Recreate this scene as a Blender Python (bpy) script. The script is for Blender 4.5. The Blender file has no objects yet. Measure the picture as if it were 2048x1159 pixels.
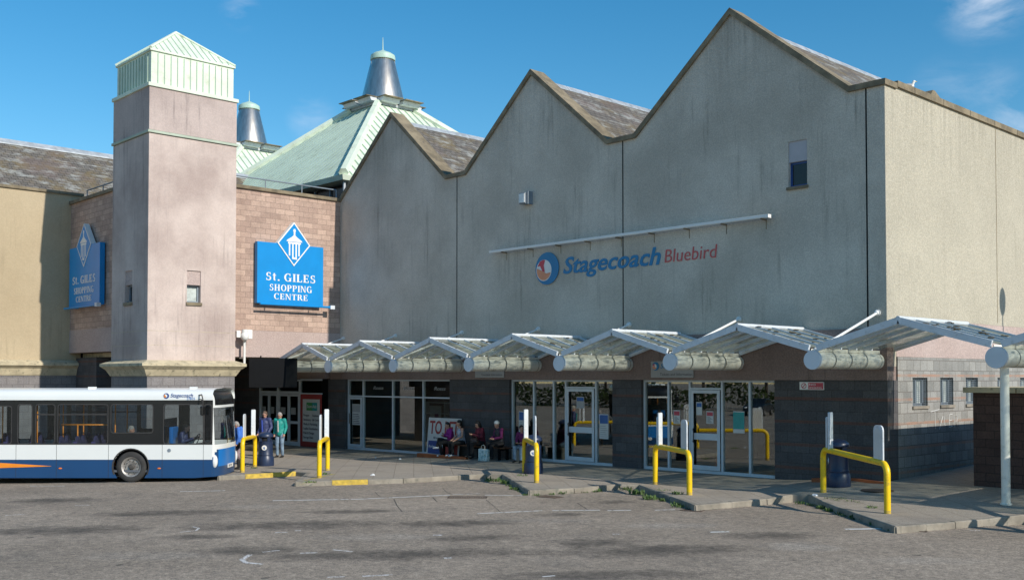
import bpy, bmesh, math, random
from mathutils import Vector, Matrix, noise
random.seed(7)
R = math.radians
scn = bpy.context.scene
C = scn.collection

# ---------------------------------------------------------------- camera
FPX = 2084.0; CX = 1024.0; CY = 700.0; PITCH = R(1.5); AZ = math.atan(1969/2084)
fw = Vector((-math.cos(AZ), math.sin(AZ), 0)); rt = Vector((math.sin(AZ), math.cos(AZ), 0)); up = Vector((0, 0, 1))
CAM = Vector((0, 0, 3.0))
cfw = fw*math.cos(PITCH)+up*math.sin(PITCH); cup = up*math.cos(PITCH)-fw*math.sin(PITCH)
cam = bpy.data.cameras.new('camera'); co = bpy.data.objects.new('camera', cam); C.objects.link(co)
co.matrix_world = Matrix(((rt.x, cup.x, -cfw.x, CAM.x), (rt.y, cup.y, -cfw.y, CAM.y), (rt.z, cup.z, -cfw.z, CAM.z), (0, 0, 0, 1)))
cam.sensor_width = 36; cam.lens = FPX/2048*36; cam.shift_y = (CY-579.5)/2048; cam.clip_end = 3000; cam.clip_start = .1
scn.camera = co

# ---------------------------------------------------------------- light
SUN_EL = 30.5; SUN_AZ = 2.4      # azimuth from +X towards +Y
sd = Vector((math.cos(R(SUN_AZ))*math.cos(R(SUN_EL)), math.sin(R(SUN_AZ))*math.cos(R(SUN_EL)), math.sin(R(SUN_EL))))
sl = bpy.data.lights.new('sun', 'SUN'); sl.energy = 4.3; sl.angle = R(.53); sl.color = (1, .93, .82)
so = bpy.data.objects.new('sun', sl); C.objects.link(so); so.rotation_euler = sd.to_track_quat('Z', 'Y').to_euler(); so.location = (30, 10, 40)
w = bpy.data.worlds.new('World'); scn.world = w; w.use_nodes = True
nt = w.node_tree; bg = nt.nodes['Background']
sky = nt.nodes.new('ShaderNodeTexSky'); sky.sky_type = 'NISHITA'; sky.sun_disc = False
sky.sun_elevation = R(SUN_EL); sky.sun_rotation = R(90-SUN_AZ); sky.air_density = 1.05; sky.dust_density = .2; sky.ozone_density = 3.0; sky.altitude = 50
hs = nt.nodes.new('ShaderNodeHueSaturation'); hs.inputs['Saturation'].default_value = 1.36; hs.inputs['Hue'].default_value = .49
nt.links.new(sky.outputs[0], hs.inputs['Color'])
tc = nt.nodes.new('ShaderNodeTexCoord'); mp = nt.nodes.new('ShaderNodeMapping'); mp.inputs['Scale'].default_value = (9, 9, 22); mp.inputs['Location'].default_value = (0.4, 1.3, .2)
ns = nt.nodes.new('ShaderNodeTexNoise'); ns.inputs['Scale'].default_value = 1.5; ns.inputs['Detail'].default_value = 7; ns.inputs['Roughness'].default_value = .6; ns.inputs['Distortion'].default_value = .4
cr = nt.nodes.new('ShaderNodeValToRGB'); cr.color_ramp.elements[0].position = .40; cr.color_ramp.elements[1].position = .72
cr.color_ramp.elements[1].color = (1, 1, 1, 1)
nt.links.new(tc.outputs['Generated'], mp.inputs[0]); nt.links.new(mp.outputs[0], ns.inputs['Vector']); nt.links.new(ns.outputs[0], cr.inputs[0])
mx = nt.nodes.new('ShaderNodeMixRGB'); mx.inputs[2].default_value = (6.5, 7.0, 7.8, 1)

def sky_dir(px, py): return (cfw*FPX+rt*(px-CX)+cup*(CY-py)).normalized()
msk = None
for px_, py_, rad, amp in ((1975, -12, .050, .65), (2045, 235, .035, .45), (480, 20, .022, .28), (625, 240, .028, .30), (1960, 190, .05, .15), (1990, 175, .03, .2), (1890, 190, .04, .22), (-400, 120, .12, .7), (2600, 60, .2, .9)):
    d_ = nt.nodes.new('ShaderNodeVectorMath'); d_.operation = 'DISTANCE'; nt.links.new(tc.outputs['Generated'], d_.inputs[0]); d_.inputs[1].default_value = sky_dir(px_, py_)
    m_ = nt.nodes.new('ShaderNodeMapRange'); m_.interpolation_type = 'SMOOTHSTEP'; nt.links.new(d_.outputs['Value'], m_.inputs[0]); m_.inputs[1].default_value = rad; m_.inputs[2].default_value = rad*.15; m_.inputs[4].default_value = amp
    if msk is None: msk = m_.outputs[0]
    else:
        a_ = nt.nodes.new('ShaderNodeMath'); a_.operation = 'MAXIMUM'; nt.links.new(msk, a_.inputs[0]); nt.links.new(m_.outputs[0], a_.inputs[1]); msk = a_.outputs[0]
a_ = nt.nodes.new('ShaderNodeMath'); a_.operation = 'MULTIPLY'; nt.links.new(cr.outputs[0], a_.inputs[0]); nt.links.new(msk, a_.inputs[1])
nt.links.new(a_.outputs[0], mx.inputs[0]); nt.links.new(hs.outputs[0], mx.inputs[1]); nt.links.new(mx.outputs[0], bg.inputs[0])
bg.inputs[1].default_value = .13
scn.view_settings.view_transform = 'Standard'; scn.view_settings.look = 'None'; scn.view_settings.exposure = 0.08; scn.view_settings.gamma = 1
scn.cycles.max_bounces = 8; scn.cycles.transparent_max_bounces = 16; scn.cycles.caustics_reflective = False; scn.cycles.caustics_refractive = False

# ---------------------------------------------------------------- survey: a photo point on a known real plane -> world
def ray(px, py): return cfw*FPX+rt*(px-CX)+cup*(CY-py)
def on(px, py, ax, v):
    r = ray(px, py); i = 'XYZ'.index(ax); return CAM+r*((v-CAM[i])/r[i])
def interp(x, pts):
    if x <= pts[0][0]: return pts[0][1]
    for (a, u), (b, v) in zip(pts, pts[1:]):
        if x <= b: return u+(v-u)*(x-a)/(b-a)
    return pts[-1][1]
def ss(t): t = max(0, min(1, t)); return t*t*(3-2*t)
def gz(X, Y):      # pavement height
    z = interp(X, [(-60, -.16), (-38, -.12), (-32, -.06), (-28, .04), (-20, .08), (-13, .10), (-5, .12)])
    z += .18*ss((X+17)/4)*ss((Y-21.5)/2.5)*(1 if X < 0 else 0)
    if Y > 26.2 and X > -13.3: z += .03*min(Y-26.2, 20)
    return z
KERB = .12
def rz_(X, Y=0):   # road height
    return interp(X, [(-60, -.16), (-38, -.12), (-32, -.06), (-28, .04), (-20, .08), (-13, .10), (-5, .12)])-KERB-.01
def gr(px, py, off=0.0, road=False):
    f = rz_ if road else gz
    z = 0
    for _ in range(12):
        p = on(px, py, 'Z', z+off); z = f(p.x, p.y)
    return Vector((p.x, p.y, z))

# ---------------------------------------------------------------- materials
class N:
    def __init__(s, name):
        s.m = bpy.data.materials.new(name); s.m.use_nodes = True; s.t = s.m.node_tree
        s.b = s.t.nodes['Principled BSDF']; s._p = None
    def n(s, k, **kw):
        x = s.t.nodes.new(k)
        for a, v in kw.items(): setattr(x, a, v)
        return x
    def l(s, a, b): s.t.links.new(a, b)
    def v(s, sock, val):
        if hasattr(val, 'is_linked') or isinstance(val, bpy.types.NodeSocket): s.l(val, sock)
        else: sock.default_value = val
    def pos(s, obj=False):
        if s._p is None:
            s._p = s.n('ShaderNodeTexCoord').outputs['Object'] if obj else s.n('ShaderNodeNewGeometry').outputs['Position']
        return s._p
    def vm(s, op, a, b):
        x = s.n('ShaderNodeVectorMath', operation=op); s.v(x.inputs[0], a); s.v(x.inputs[1], b); return x.outputs[0]
    def ma(s, op, a, b=0., c=0., clamp=False):
        x = s.n('ShaderNodeMath', operation=op, use_clamp=clamp); s.v(x.inputs[0], a); s.v(x.inputs[1], b); s.v(x.inputs[2], c); return x.outputs[0]
    def noise(s, scale, det=4, rough=.55, st=(1, 1, 1), off=(0, 0, 0), dist=0):
        x = s.n('ShaderNodeTexNoise'); x.inputs['Scale'].default_value = scale; x.inputs['Detail'].default_value = det
        x.inputs['Roughness'].default_value = rough; x.inputs['Distortion'].default_value = dist
        s.l(s.vm('ADD', s.vm('MULTIPLY', s.pos(), st), off), x.inputs['Vector']); return x.outputs[0]
    def ramp(s, f, a, b):
        x = s.n('ShaderNodeMapRange', interpolation_type='SMOOTHSTEP'); s.v(x.inputs[0], f)
        x.inputs[1].default_value = a; x.inputs[2].default_value = b; return x.outputs[0]
    def mix(s, f, a, b, mode='MIX'):
        x = s.n('ShaderNodeMixRGB', blend_type=mode)
        s.v(x.inputs[0], f)
        for i, c in ((1, a), (2, b)):
            if isinstance(c, tuple): x.inputs[i].default_value = (*c[:3], 1)
            else: s.l(c, x.inputs[i])
        return x.outputs[0]
    def bump(s, h, st, dist=.02):
        x = s.n('ShaderNodeBump'); x.inputs['Strength'].default_value = st; x.inputs['Distance'].default_value = dist; s.l(h, x.inputs['Height']); s.l(x.outputs[0], s.b.inputs['Normal'])
    def col(s, c):
        if isinstance(c, tuple): s.b.inputs['Base Color'].default_value = (*c[:3], 1)
        else: s.l(c, s.b.inputs['Base Color'])
    def xyz(s):
        x = s.n('ShaderNodeSeparateXYZ'); s.l(s.pos(), x.inputs[0]); return x.outputs
    def set(s, rough=None, metal=None, spec=None):
        if rough is not None: s.b.inputs['Roughness'].default_value = rough
        if metal is not None: s.b.inputs['Metallic'].default_value = metal
        if spec is not None: s.b.inputs['Specular IOR Level'].default_value = spec
        return s

MT = {}
def plain(name, c, rough=.6, metal=0, var=.12, scale=3., dirt=None, obj=True, bump=0, spec=.5):
    k = N(name); k.pos(obj); k.set(rough, metal, spec)
    f = k.ramp(k.noise(scale, 5), .3, .7)
    cc = k.mix(f, tuple(x*(1-var) for x in c), tuple(min(1, x*(1+var)) for x in c))
    if dirt:
        cc = k.mix(k.ma('MULTIPLY', k.ramp(k.noise(scale*2.3, 6, .7, off=(7, 3, 1)), .52, .72), dirt[1]), cc, dirt[0])
    k.col(cc)
    if bump: k.bump(k.noise(scale*25, 3), bump, .01)
    MT[name] = k.m; return k.m

def roughcast(name, c1, c2, streak, sc=1.0, bumpst=.5, topz=None, dirt=.6, gc=.2):
    k = N(name); k.set(.95, 0, .15)
    a = k.ramp(k.noise(.35, 5, .6), .3, .7)
    cc = k.mix(a, c1, c2)
    # blotchy patches
    cc = k.mix(k.ma('MULTIPLY', k.ramp(k.noise(1.1, 6, .65, off=(5, 0, 9)), .5, .72), .35), cc, tuple(x*.8 for x in c2))
    # rain streaks: long in z
    s1 = k.ramp(k.noise(1.0, 6, .7, st=(6.5, 6.5, .35)), .5, .74)
    s2 = k.ramp(k.noise(1.0, 3, .5, st=(.5, .5, .35), off=(3, 3, 3)), .4, .65)
    st = k.ma('MULTIPLY', k.ma('MULTIPLY', s1, s2), dirt)
    if topz is not None:
        z = k.xyz()[2]
        st2 = k.ma('MULTIPLY', k.ma('MULTIPLY', k.ramp(z, topz-3.4, topz), k.ramp(k.noise(1.0, 6, .72, st=(5.0, 5.0, .30), off=(9, 2, 0)), .40, .70)), .5)
        st = k.ma('MAXIMUM', st, st2)
    cc = k.mix(st, cc, streak)
    g = k.noise(28*sc, 3, .7); g2 = k.noise(9*sc, 3, .6)
    cc = k.mix(k.ramp(g, .35, .7), k.mix(1, cc, (1-gc,)*3, 'MULTIPLY'), k.mix(1, cc, (1+gc*.6,)*3, 'MULTIPLY'))
    k.col(cc); k.bump(k.ma('ADD', g, k.ma('MULTIPLY', g2, .6)), bumpst, .04)
    MT[name] = k.m; return k.m

def blocks(name, c1, c2, mort, bw, bh, bands=None, ms=.012, bumpst=.35, soot=.3):
    k = N(name); k.set(.9, 0, .2)
    x, y, z = k.xyz()
    cb = k.n('ShaderNodeCombineXYZ'); k.l(k.ma('ADD', x, y), cb.inputs[0]); k.l(z, cb.inputs[1])
    br = k.n('ShaderNodeTexBrick'); k.l(cb.outputs[0], br.inputs['Vector'])
    br.inputs['Scale'].default_value = 1; br.inputs['Brick Width'].default_value = bw; br.inputs['Row Height'].default_value = bh
    br.inputs['Mortar Size'].default_value = ms; br.inputs['Mortar Smooth'].default_value = .3; br.inputs['Bias'].default_value = 0
    br.inputs['Color1'].default_value = (*c1, 1); br.inputs['Color2'].default_value = (*c2, 1); br.inputs['Mortar'].default_value = (*mort, 1)
    cc = br.outputs['Color']
    if bands:
        z0, per, wd, bc = bands
        fr = k.ma('FRACT', k.ma('DIVIDE', k.ma('SUBTRACT', z, z0), per))
        on_ = k.ma('LESS_THAN', fr, wd/per)
        nz = k.ramp(k.noise(2.1, 2, st=(1, 1, .1)), .35, .55)
        cc = k.mix(k.ma('MULTIPLY', on_, k.ma('ADD', k.ma('MULTIPLY', nz, .5), .4)), cc, bc)
    cc = k.mix(k.ma('MULTIPLY', k.ramp(k.noise(1.3, 6, .65), .42, .7), soot), cc, tuple(v*.5 for v in c2))
    g = k.noise(22, 3, .7)
    cc = k.mix(k.ramp(g, .3, .7), k.mix(1, cc, (.85, .85, .85), 'MULTIPLY'), k.mix(1, cc, (1.12, 1.12, 1.12), 'MULTIPLY'))
    k.col(cc)
    k.bump(k.ma('SUBTRACT', k.ma('MULTIPLY', g, .5), br.outputs['Fac']), bumpst, .02)
    MT[name] = k.m; return k.m

def slates(name):
    k = N(name); k.set(.85, 0, .3)
    x, y, z = k.xyz()
    cb = k.n('ShaderNodeCombineXYZ'); k.l(y, cb.inputs[0]); k.l(k.ma('MULTIPLY', z, 1.35), cb.inputs[1])
    br = k.n('ShaderNodeTexBrick'); k.l(cb.outputs[0], br.inputs['Vector'])
    br.inputs['Scale'].default_value = 1; br.inputs['Brick Width'].default_value = .3; br.inputs['Row Height'].default_value = .2
    br.inputs['Mortar Size'].default_value = .012; br.inputs['Color1'].default_value = (.175, .155, .135, 1); br.inputs['Color2'].default_value = (.12, .11, .10, 1); br.inputs['Mortar'].default_value = (.03, .03, .03, 1)
    cc = k.mix(k.ma('MULTIPLY', k.ramp(k.noise(.9, 6, .7), .45, .65), .6), br.outputs[0], (.19, .14, .06))
    cc = k.mix(k.ma('MULTIPLY', k.ramp(k.noise(1.6, 8, .75, st=(1, .6, 2.2), off=(4, 4, 4)), .5, .64), .8), cc, (.36, .37, .35))
    cc = k.mix(k.ma('MULTIPLY', k.ramp(k.noise(.6, 4, .6, off=(1, 8, 4)), .5, .7), .4), cc, (.17, .12, .11))
    k.col(cc); k.bump(k.ma('SUBTRACT', k.noise(10, 4), br.outputs['Fac']), .5, .03)
    MT[name] = k.m

def glass(name, tint=(.9, .95, .95), ior=1.5, rough=0, dirt=0, dcol=(.3, .3, .27)):
    k = N(name); k.pos(); o = k.t.nodes['Material Output']
    tr = k.n('ShaderNodeBsdfTransparent'); tr.inputs[0].default_value = (*tint, 1)
    gl = k.n('ShaderNodeBsdfGlossy'); gl.inputs['Roughness'].default_value = rough; gl.inputs[0].default_value = (1, 1, 1, 1)
    ge = k.n('ShaderNodeNewGeometry'); dp = k.n('ShaderNodeVectorMath', operation='DOT_PRODUCT'); k.l(ge.outputs['Normal'], dp.inputs[0]); k.l(ge.outputs['Incoming'], dp.inputs[1])
    f0 = ((ior-1)/(ior+1))**2; fz = k.ma('ADD', k.ma('MULTIPLY', k.ma('POWER', k.ma('SUBTRACT', 1.0, k.ma('ABSOLUTE', dp.outputs['Value'])), 5.0), 1-f0), f0)
    ms = k.n('ShaderNodeMixShader'); k.l(fz, ms.inputs[0]); k.l(tr.outputs[0], ms.inputs[1]); k.l(gl.outputs[0], ms.inputs[2])
    out = ms.outputs[0]
    if dirt:
        df = k.n('ShaderNodeBsdfDiffuse'); tl = k.n('ShaderNodeBsdfTranslucent')
        dc = k.mix(k.ramp(k.noise(1.2, 5, .6), .35, .65), dcol, tuple(v*.55 for v in dcol))
        k.l(dc, df.inputs[0]); k.l(dc, tl.inputs[0])
        a = k.n('ShaderNodeMixShader'); a.inputs[0].default_value = .45; k.l(df.outputs[0], a.inputs[1]); k.l(tl.outputs[0], a.inputs[2])
        b = k.n('ShaderNodeMixShader'); k.l(k.ma('ADD', k.ma('MULTIPLY', k.ramp(k.noise(2.5, 6, .7, off=(3, 1, 2)), .4, .7), dirt), dirt*.6), b.inputs[0])
        k.l(out, b.inputs[1]); k.l(a.outputs[0], b.inputs[2]); out = b.outputs[0]
    k.l(out, o.inputs[0]); MT[name] = k.m

roughcast('grey_roughcast', (.50, .46, .395), (.68, .63, .55), (.23, .21, .175), topz=13.9, dirt=.6, gc=.17)
roughcast('side_roughcast', (.46, .425, .345), (.52, .48, .39), (.27, .25, .20), topz=11.2, dirt=.35)
roughcast('tower_render', (.42, .335, .305), (.66, .555, .505), (.22, .18, .175), sc=.8, bumpst=.15, dirt=.85, topz=14.2, gc=.07)
roughcast('tower_upper', (.40, .325, .305), (.56, .465, .43), (.16, .135, .135), sc=.8, bumpst=.15, dirt=.9, gc=.1)
roughcast('beige_render', (.43, .345, .23), (.50, .41, .28), (.27, .22, .15), sc=.8, bumpst=.12, dirt=.5, gc=.08)
roughcast('fascia_render', (.27, .205, .185), (.35, .265, .24), (.13, .10, .095), sc=.9, bumpst=.6, dirt=.6)
roughcast('pink_render', (.46, .36, .33), (.53, .43, .40), (.3, .23, .21), sc=.9, bumpst=.25, dirt=.3)
blocks('brick', (.55, .40, .325), (.40, .285, .235), (.27, .205, .17), .46, .225, ms=.010)
blocks('dark_block', (.115, .112, .115), (.085, .083, .088), (.07, .066, .064), .46, .295, bands=(.42, .65, .085, (.15, .085, .07)), ms=.008)
blocks('side_block', (.35, .345, .325), (.25, .248, .235), (.18, .165, .15), .40, .29, bands=(.42, .65, .075, (.38, .24, .18)), ms=.012)
blocks('base_block', (.25, .235, .235), (.20, .19, .195), (.13, .12, .12), .46, .3, ms=.01)
blocks('brown_block', (.12, .072, .06), (.085, .052, .045), (.05, .035, .03), .44, .21, ms=.01)
slates('slate')
glass('shop_glass', (.80, .86, .84), 2.25)
glass('dark_glass', (.22, .24, .26), 1.5)
plain('panel_grey', (.44, .43, .46), .8, 0, .06, 2)
glass('bus_glass', (.80, .84, .85), 1.5)
glass('roof_glass', (.68, .75, .72), 1.5, .05, .65, (.48, .52, .42))
plain('white_metal', (.62, .66, .70), .45, 0, .06, 3, dirt=((.33, .32, .28), .5))
plain('frame_white', (.60, .65, .70), .4, 0, .05, 2)
plain('tube_white', (.80, .78, .70), .5, 0, .06, 1.3, dirt=((.42, .38, .29), .7))
plain('moss', (.11, .085, .05), .95, 0, .4, 8)
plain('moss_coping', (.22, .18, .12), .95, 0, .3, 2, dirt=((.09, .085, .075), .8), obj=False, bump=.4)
plain('cornice_stone', (.52, .45, .31), .9, 0, .15, 2.5, dirt=((.14, .125, .095), 1.0), obj=False, bump=.2)
plain('lead', (.42, .45, .48), .5, .2, .2, 3, obj=False)
plain('copper_green', (.66, .745, .61), .65, 0, .09, .7, dirt=((.46, .50, .38), .85), obj=False)
plain('copper_seam', (.36, .48, .39), .6, 0, .06, 1.2, obj=False)
plain('cap_green', (.44, .60, .52), .5, 0, .05, 2)
k = N('steel'); k.pos(True); k.set(.30, .95); k.col(k.mix(k.ramp(k.noise(1.2, 3, st=(6, 6, .3)), .3, .7), (.66, .58, .49), (.84, .76, .65))); MT['steel'] = k.m
plain('dark_void', (.012, .012, .014), .9, 0, .2)
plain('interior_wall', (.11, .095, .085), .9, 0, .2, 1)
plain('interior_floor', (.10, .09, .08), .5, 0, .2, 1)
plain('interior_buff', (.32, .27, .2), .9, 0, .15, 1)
plain('black_plastic', (.006, .0065, .008), .7, 0, .1, spec=.15)
plain('band_green', (.40, .46, .37), .7, 0, .1, 2)
plain('rubber', (.035, .034, .034), .85, 0, .2, 4)
plain('sign_blue', (.005, .255, .64), .35, 0, .04, 1.5)
plain('sign_navy', (.02, .07, .26), .4, 0, .04, 1.5)
plain('logo_blue', (.012, .20, .42), .5, 0, .05)
plain('logo_red', (.60, .06, .09), .5, 0, .05)
plain('logo_orange', (.75, .30, .16), .5, 0, .05)
plain('thin_red', (.55, .10, .10), .5, 0, .05)
plain('white_paint', (.78, .78, .76), .5, 0, .03)
plain('offwhite', (.62, .62, .60), .6, 0, .05)
plain('sign_grey', (.38, .38, .38), .5, 0, .05)
plain('print_dark', (.03, .03, .05), .6, 0, .05)
plain('print_blue', (.03, .12, .36), .5)
plain('red_sign', (.34, .04, .035), .5, 0, .05)
plain('noentry_red', (.52, .07, .10), .5, 0, .15, 20)
plain('teal_sign', (.02, .30, .29), .4)
plain('green_logo', (.05, .28, .08), .5)
plain('yellow_rail', (.86, .56, .006), .38, 0, .05, 3, dirt=((.40, .30, .05), .75))
plain('yellow_paint', (.55, .38, .06), .8, 0, .2, 6, dirt=((.2, .18, .13), .9), obj=False)
plain('bin_blue', (.018, .032, .075), .38, 0, .15, 3)
plain('bench_wood', (.16, .06, .025), .6, 0, .25, 5)
plain('orange_board', (.34, .095, .03), .7, 0, .2, 3)
plain('bus_white', (.74, .76, .75), .25, 0, .02, .6)
plain('bus_navy', (.010, .058, .165), .28, 0, .05, .6)
plain('bus_blue', (.01, .17, .52), .3, 0, .04)
plain('bus_black', (.012, .013, .015), .2, 0, .05)
plain('bus_orange', (.80, .25, .02), .4)
plain('bus_under', (.02, .02, .02), .9)
plain('rim', (.36, .34, .32), .45, .5, .2, 9, dirt=((.10, .09, .08), .7))
plain('rim_hub', (.06, .055, .05), .7, 0, .2, 9)
plain('seat_blue', (.03, .03, .09), .9, 0, .2, 8)
plain('pole_orange', (.85, .28, .02), .4)
plain('bus_floor', (.10, .11, .13), .8)
plain('lens_white', (.7, .72, .72), .15)
plain('amber', (.75, .18, .02), .3)
plain('skin', (.50, .27, .19), .55, 0, .06, 12)
plain('hair_black', (.012, .010, .009), .6, 0, .3, 30)
plain('hair_grey', (.30, .28, .26), .8, 0, .25, 30)
plain('hair_brown', (.12, .08, .055), .8, 0, .3, 30)
plain('navy_jacket', (.035, .045, .12), .55, 0, .2, 12)
plain('blue_shirt', (.03, .06, .30), .8)
plain('teal_jacket', (.01, .27, .23), .6, 0, .15, 6)
plain('jeans', (.19, .27, .36), .9, 0, .3, 5)
plain('dark_trousers', (.010, .010, .012), .9, 0, .2, 9)
plain('magenta', (.26, .012, .20), .75, 0, .15, 9)
plain('pale_vest', (.36, .38, .46), .85, 0, .15, 9)
plain('maroon', (.13, .012, .028), .85, 0, .2, 9)
plain('pink_knit', (.34, .17, .20), .9, 0, .15, 15)
plain('purple', (.15, .012, .09), .8, 0, .2, 9)
plain('gilet', (.028, .028, .036), .8, 0, .3, 14)
plain('cardigan_blue', (.05, .17, .58), .85, 0, .12, 9)
plain('skirt_check', (.30, .22, .24), .9, 0, .5, 30)
plain('white_knit', (.60, .62, .62), .9, 0, .1, 20)
plain('shoe_white', (.42, .45, .48), .6, 0, .2, 15)
plain('shoe_dark', (.02, .018, .018), .5)
plain('cap_beige', (.42, .40, .34), .9)
plain('handbag', (.03, .02, .02), .5)
plain('litter_white', (.75, .76, .77), .8)
plain('cast_iron', (.09, .065, .05), .8, 0, .3, 10, bump=.4)
plain('leaf', (.075, .13, .03), .7, 0, .5, 6)
plain('leaf_dark', (.09, .13, .04), .7, 0, .5, 3, obj=False)
plain('bark', (.10, .075, .055), .95, 0, .3, 6)
plain('pipe_grey', (.20, .24, .28), .5, 0, .1)
plain('extinguisher', (.5, .02, .015), .3)
plain('yellow_sign', (.75, .5, .02), .5)
plain('car_white', (.7, .71, .72), .2)
plain('car_dark', (.02, .025, .035), .2)
plain('window_paper', (.45, .50, .48), .6, 0, .2, 6)
# patterned carrier bag
k = N('bag_print'); k.pos(True); k.set(.5)
cc = k.mix(k.ramp(k.noise(9, 3), .4, .55), (.30, .50, .50), (.62, .72, .70)); cc = k.mix(k.ramp(k.noise(14, 4, off=(3, 3, 3)), .58, .66), cc, (.06, .12, .08)); cc = k.mix(k.ramp(k.noise(7, 3, off=(9, 3, 3)), .6, .68), cc, (.65, .60, .18)); k.col(cc); MT['bag_print'] = k.m

# asphalt
def lobes(k, cc, specs):
    x, y, z = k.xyz()
    for (cx, cy, a, b, ang, amt, colr) in specs:
        ca, sa = math.cos(ang), math.sin(ang)
        u = k.ma('ADD', k.ma('MULTIPLY', k.ma('SUBTRACT', x, cx), ca/a), k.ma('MULTIPLY', k.ma('SUBTRACT', y, cy), sa/a))
        v = k.ma('ADD', k.ma('MULTIPLY', k.ma('SUBTRACT', x, cx), -sa/b), k.ma('MULTIPLY', k.ma('SUBTRACT', y, cy), ca/b))
        d = k.ma('ADD', k.ma('MULTIPLY', u, u), k.ma('MULTIPLY', v, v))
        d = k.ma('ADD', d, k.ma('MULTIPLY', k.ma('SUBTRACT', k._nz, .5), 3.2))
        m = k.ramp(d, 1.2, -.4)
        cc = k.mix(k.ma('MULTIPLY', m, amt), cc, colr)
    return cc
k = N('asphalt'); k.set(.88, 0, .25)
k._nz = k.noise(1.7, 8, .78, off=(2, 5, 0))
# direction of traffic = rt
cc = k.mix(k.ramp(k.noise(.22, 5, .6), .35, .65), (.28, .238, .195), (.36, .306, .252))
cc = k.mix(k.ma('MULTIPLY', k.ramp(k.noise(.55, 6, .7, off=(11, 0, 0)), .5, .7), .35), cc, (.17, .155, .14))
spots = [(560, 1050, 260, 11), (120, 1060, 190, 10), (920, 1045, 170, 8), (800, 1108, 330, 12), (1300, 1100, 260, 14), (500, 1100, 120, 10), (1540, 1070, 110, 8), (1190, 1085, 130, 10), (100, 1000, 130, 6), (1180, 1150, 260, 12), (950, 1075, 120, 7), (1230, 1003, 45, 4), (700, 1022, 110, 5), (400, 1072, 90, 6), (1130, 1028, 60, 4), (330, 1025, 200, 6)]
sp = []
for (px, py, hw, hh) in spots:
    c = gr(px, py, 0, True); e = gr(px+hw, py-hw*.02, 0, True)-c; b = (gr(px, py-hh, 0, True)-gr(px, py+hh, 0, True)).length/2
    sp.append((c.x, c.y, max(e.length, .3), max(b, .3), math.atan2(e.y, e.x), .8, (.06, .055, .05)))
cc = lobes(k, cc, sp)
sp = []
for (px, py, hw, hh, am) in ((1600, 1092, 90, 10, .55), (1340, 1050, 120, 7, .45), (760, 1072, 160, 8, .3), (300, 1110, 160, 10, .3), (1850, 1120, 140, 9, .3), (520, 1012, 90, 5, .3), (1080, 1040, 140, 6, .25)):
    c = gr(px, py, 0, True); e = gr(px+hw, py, 0, True)-c; b = (gr(px, py-hh, 0, True)-gr(px, py+hh, 0, True)).length/2
    sp.append((c.x, c.y, max(e.length, .3), max(b, .3), math.atan2(e.y, e.x), am, (.40, .37, .335)))
cc = lobes(k, cc, sp)
cc = k.mix(k.ma('MULTIPLY', k.ramp(k.noise(3.4, 2, .5, off=(1, 9, 0)), .70, .78), .7), cc, (.07, .065, .06)); cc = k.mix(k.ma('MULTIPLY', k.ramp(k.noise(1.0, 5, .6, st=(2.2, 2.2, 1), off=(31, 9, 0), dist=.6), .62, .7), .35), cc, (.15, .135, .12))
g = k.noise(38, 3, .85); g3 = k.noise(9, 5, .8)
cc = k.mix(k.ramp(g, .3, .72), k.mix(1, cc, (.55, .55, .55), 'MULTIPLY'), k.mix(1, cc, (1.5, 1.48, 1.45), 'MULTIPLY'))
cc = k.mix(k.ramp(g3, .3, .72), k.mix(1, cc, (.70, .70, .70), 'MULTIPLY'), k.mix(1, cc, (1.28, 1.27, 1.25), 'MULTIPLY'))
g4 = k.noise(4.5, 6, .8, off=(8, 8, 0)); cc = k.mix(k.ramp(g4, .35, .68), k.mix(1, cc, (.86, .86, .86), 'MULTIPLY'), k.mix(1, cc, (1.13, 1.12, 1.1), 'MULTIPLY'))
k.col(cc); k.bump(g, .7, .02); MT['asphalt'] = k.m
# pavement
k = N('paving'); k.set(.9, 0, .2)
vr = k.n('ShaderNodeVectorRotate', rotation_type='Z_AXIS'); k.l(k.pos(), vr.inputs['Vector']); vr.inputs['Angle'].default_value = R(38)
br = k.n('ShaderNodeTexBrick'); k.l(vr.outputs[0], br.inputs['Vector']); br.inputs['Scale'].default_value = 1; br.inputs['Brick Width'].default_value = .9; br.inputs['Row Height'].default_value = .6
br.inputs['Mortar Size'].default_value = .012; br.inputs['Color1'].default_value = (.36, .315, .26, 1); br.inputs['Color2'].default_value = (.33, .29, .24, 1); br.inputs['Mortar'].default_value = (.25, .215, .175, 1)
cc = k.mix(k.ma('MULTIPLY', k.ramp(k.noise(.7, 6, .7), .45, .7), .5), br.outputs[0], (.23, .20, .17))
g = k.noise(40, 2, .7)
cc = k.mix(k.ramp(g, .3, .7), k.mix(1, cc, (.78, .78, .78), 'MULTIPLY'), k.mix(1, cc, (1.2, 1.2, 1.2), 'MULTIPLY'))
k.col(cc); k.bump(k.ma('SUBTRACT', g, br.outputs['Fac']), .4, .01); MT['paving'] = k.m
plain('kerb_stone', (.27, .24, .195), .9, 0, .25, 2, dirt=((.12, .125, .10), .8), obj=False, bump=.3)
def worn(name, c, lo=.40, hi=.56, sc=5, st=(1, 1, 1)):
    k = N(name); k.set(.8); k.col(c); k.l(k.ramp(k.noise(sc, 6, .75, st=st), lo, hi), k.b.inputs['Alpha']); MT[name] = k.m
worn('worn_white', (.72, .72, .70), .36, .48, 7)
worn('worn_yellow', (.6, .48, .03), .42, .6, 9)
worn('chalk', (.72, .70, .68), .38, .55, 22)
worn('tar', (.06, .055, .05), .36, .6, 9)
worn('bay_print', (.5, .5, .5), .3, .5, 60)

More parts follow.
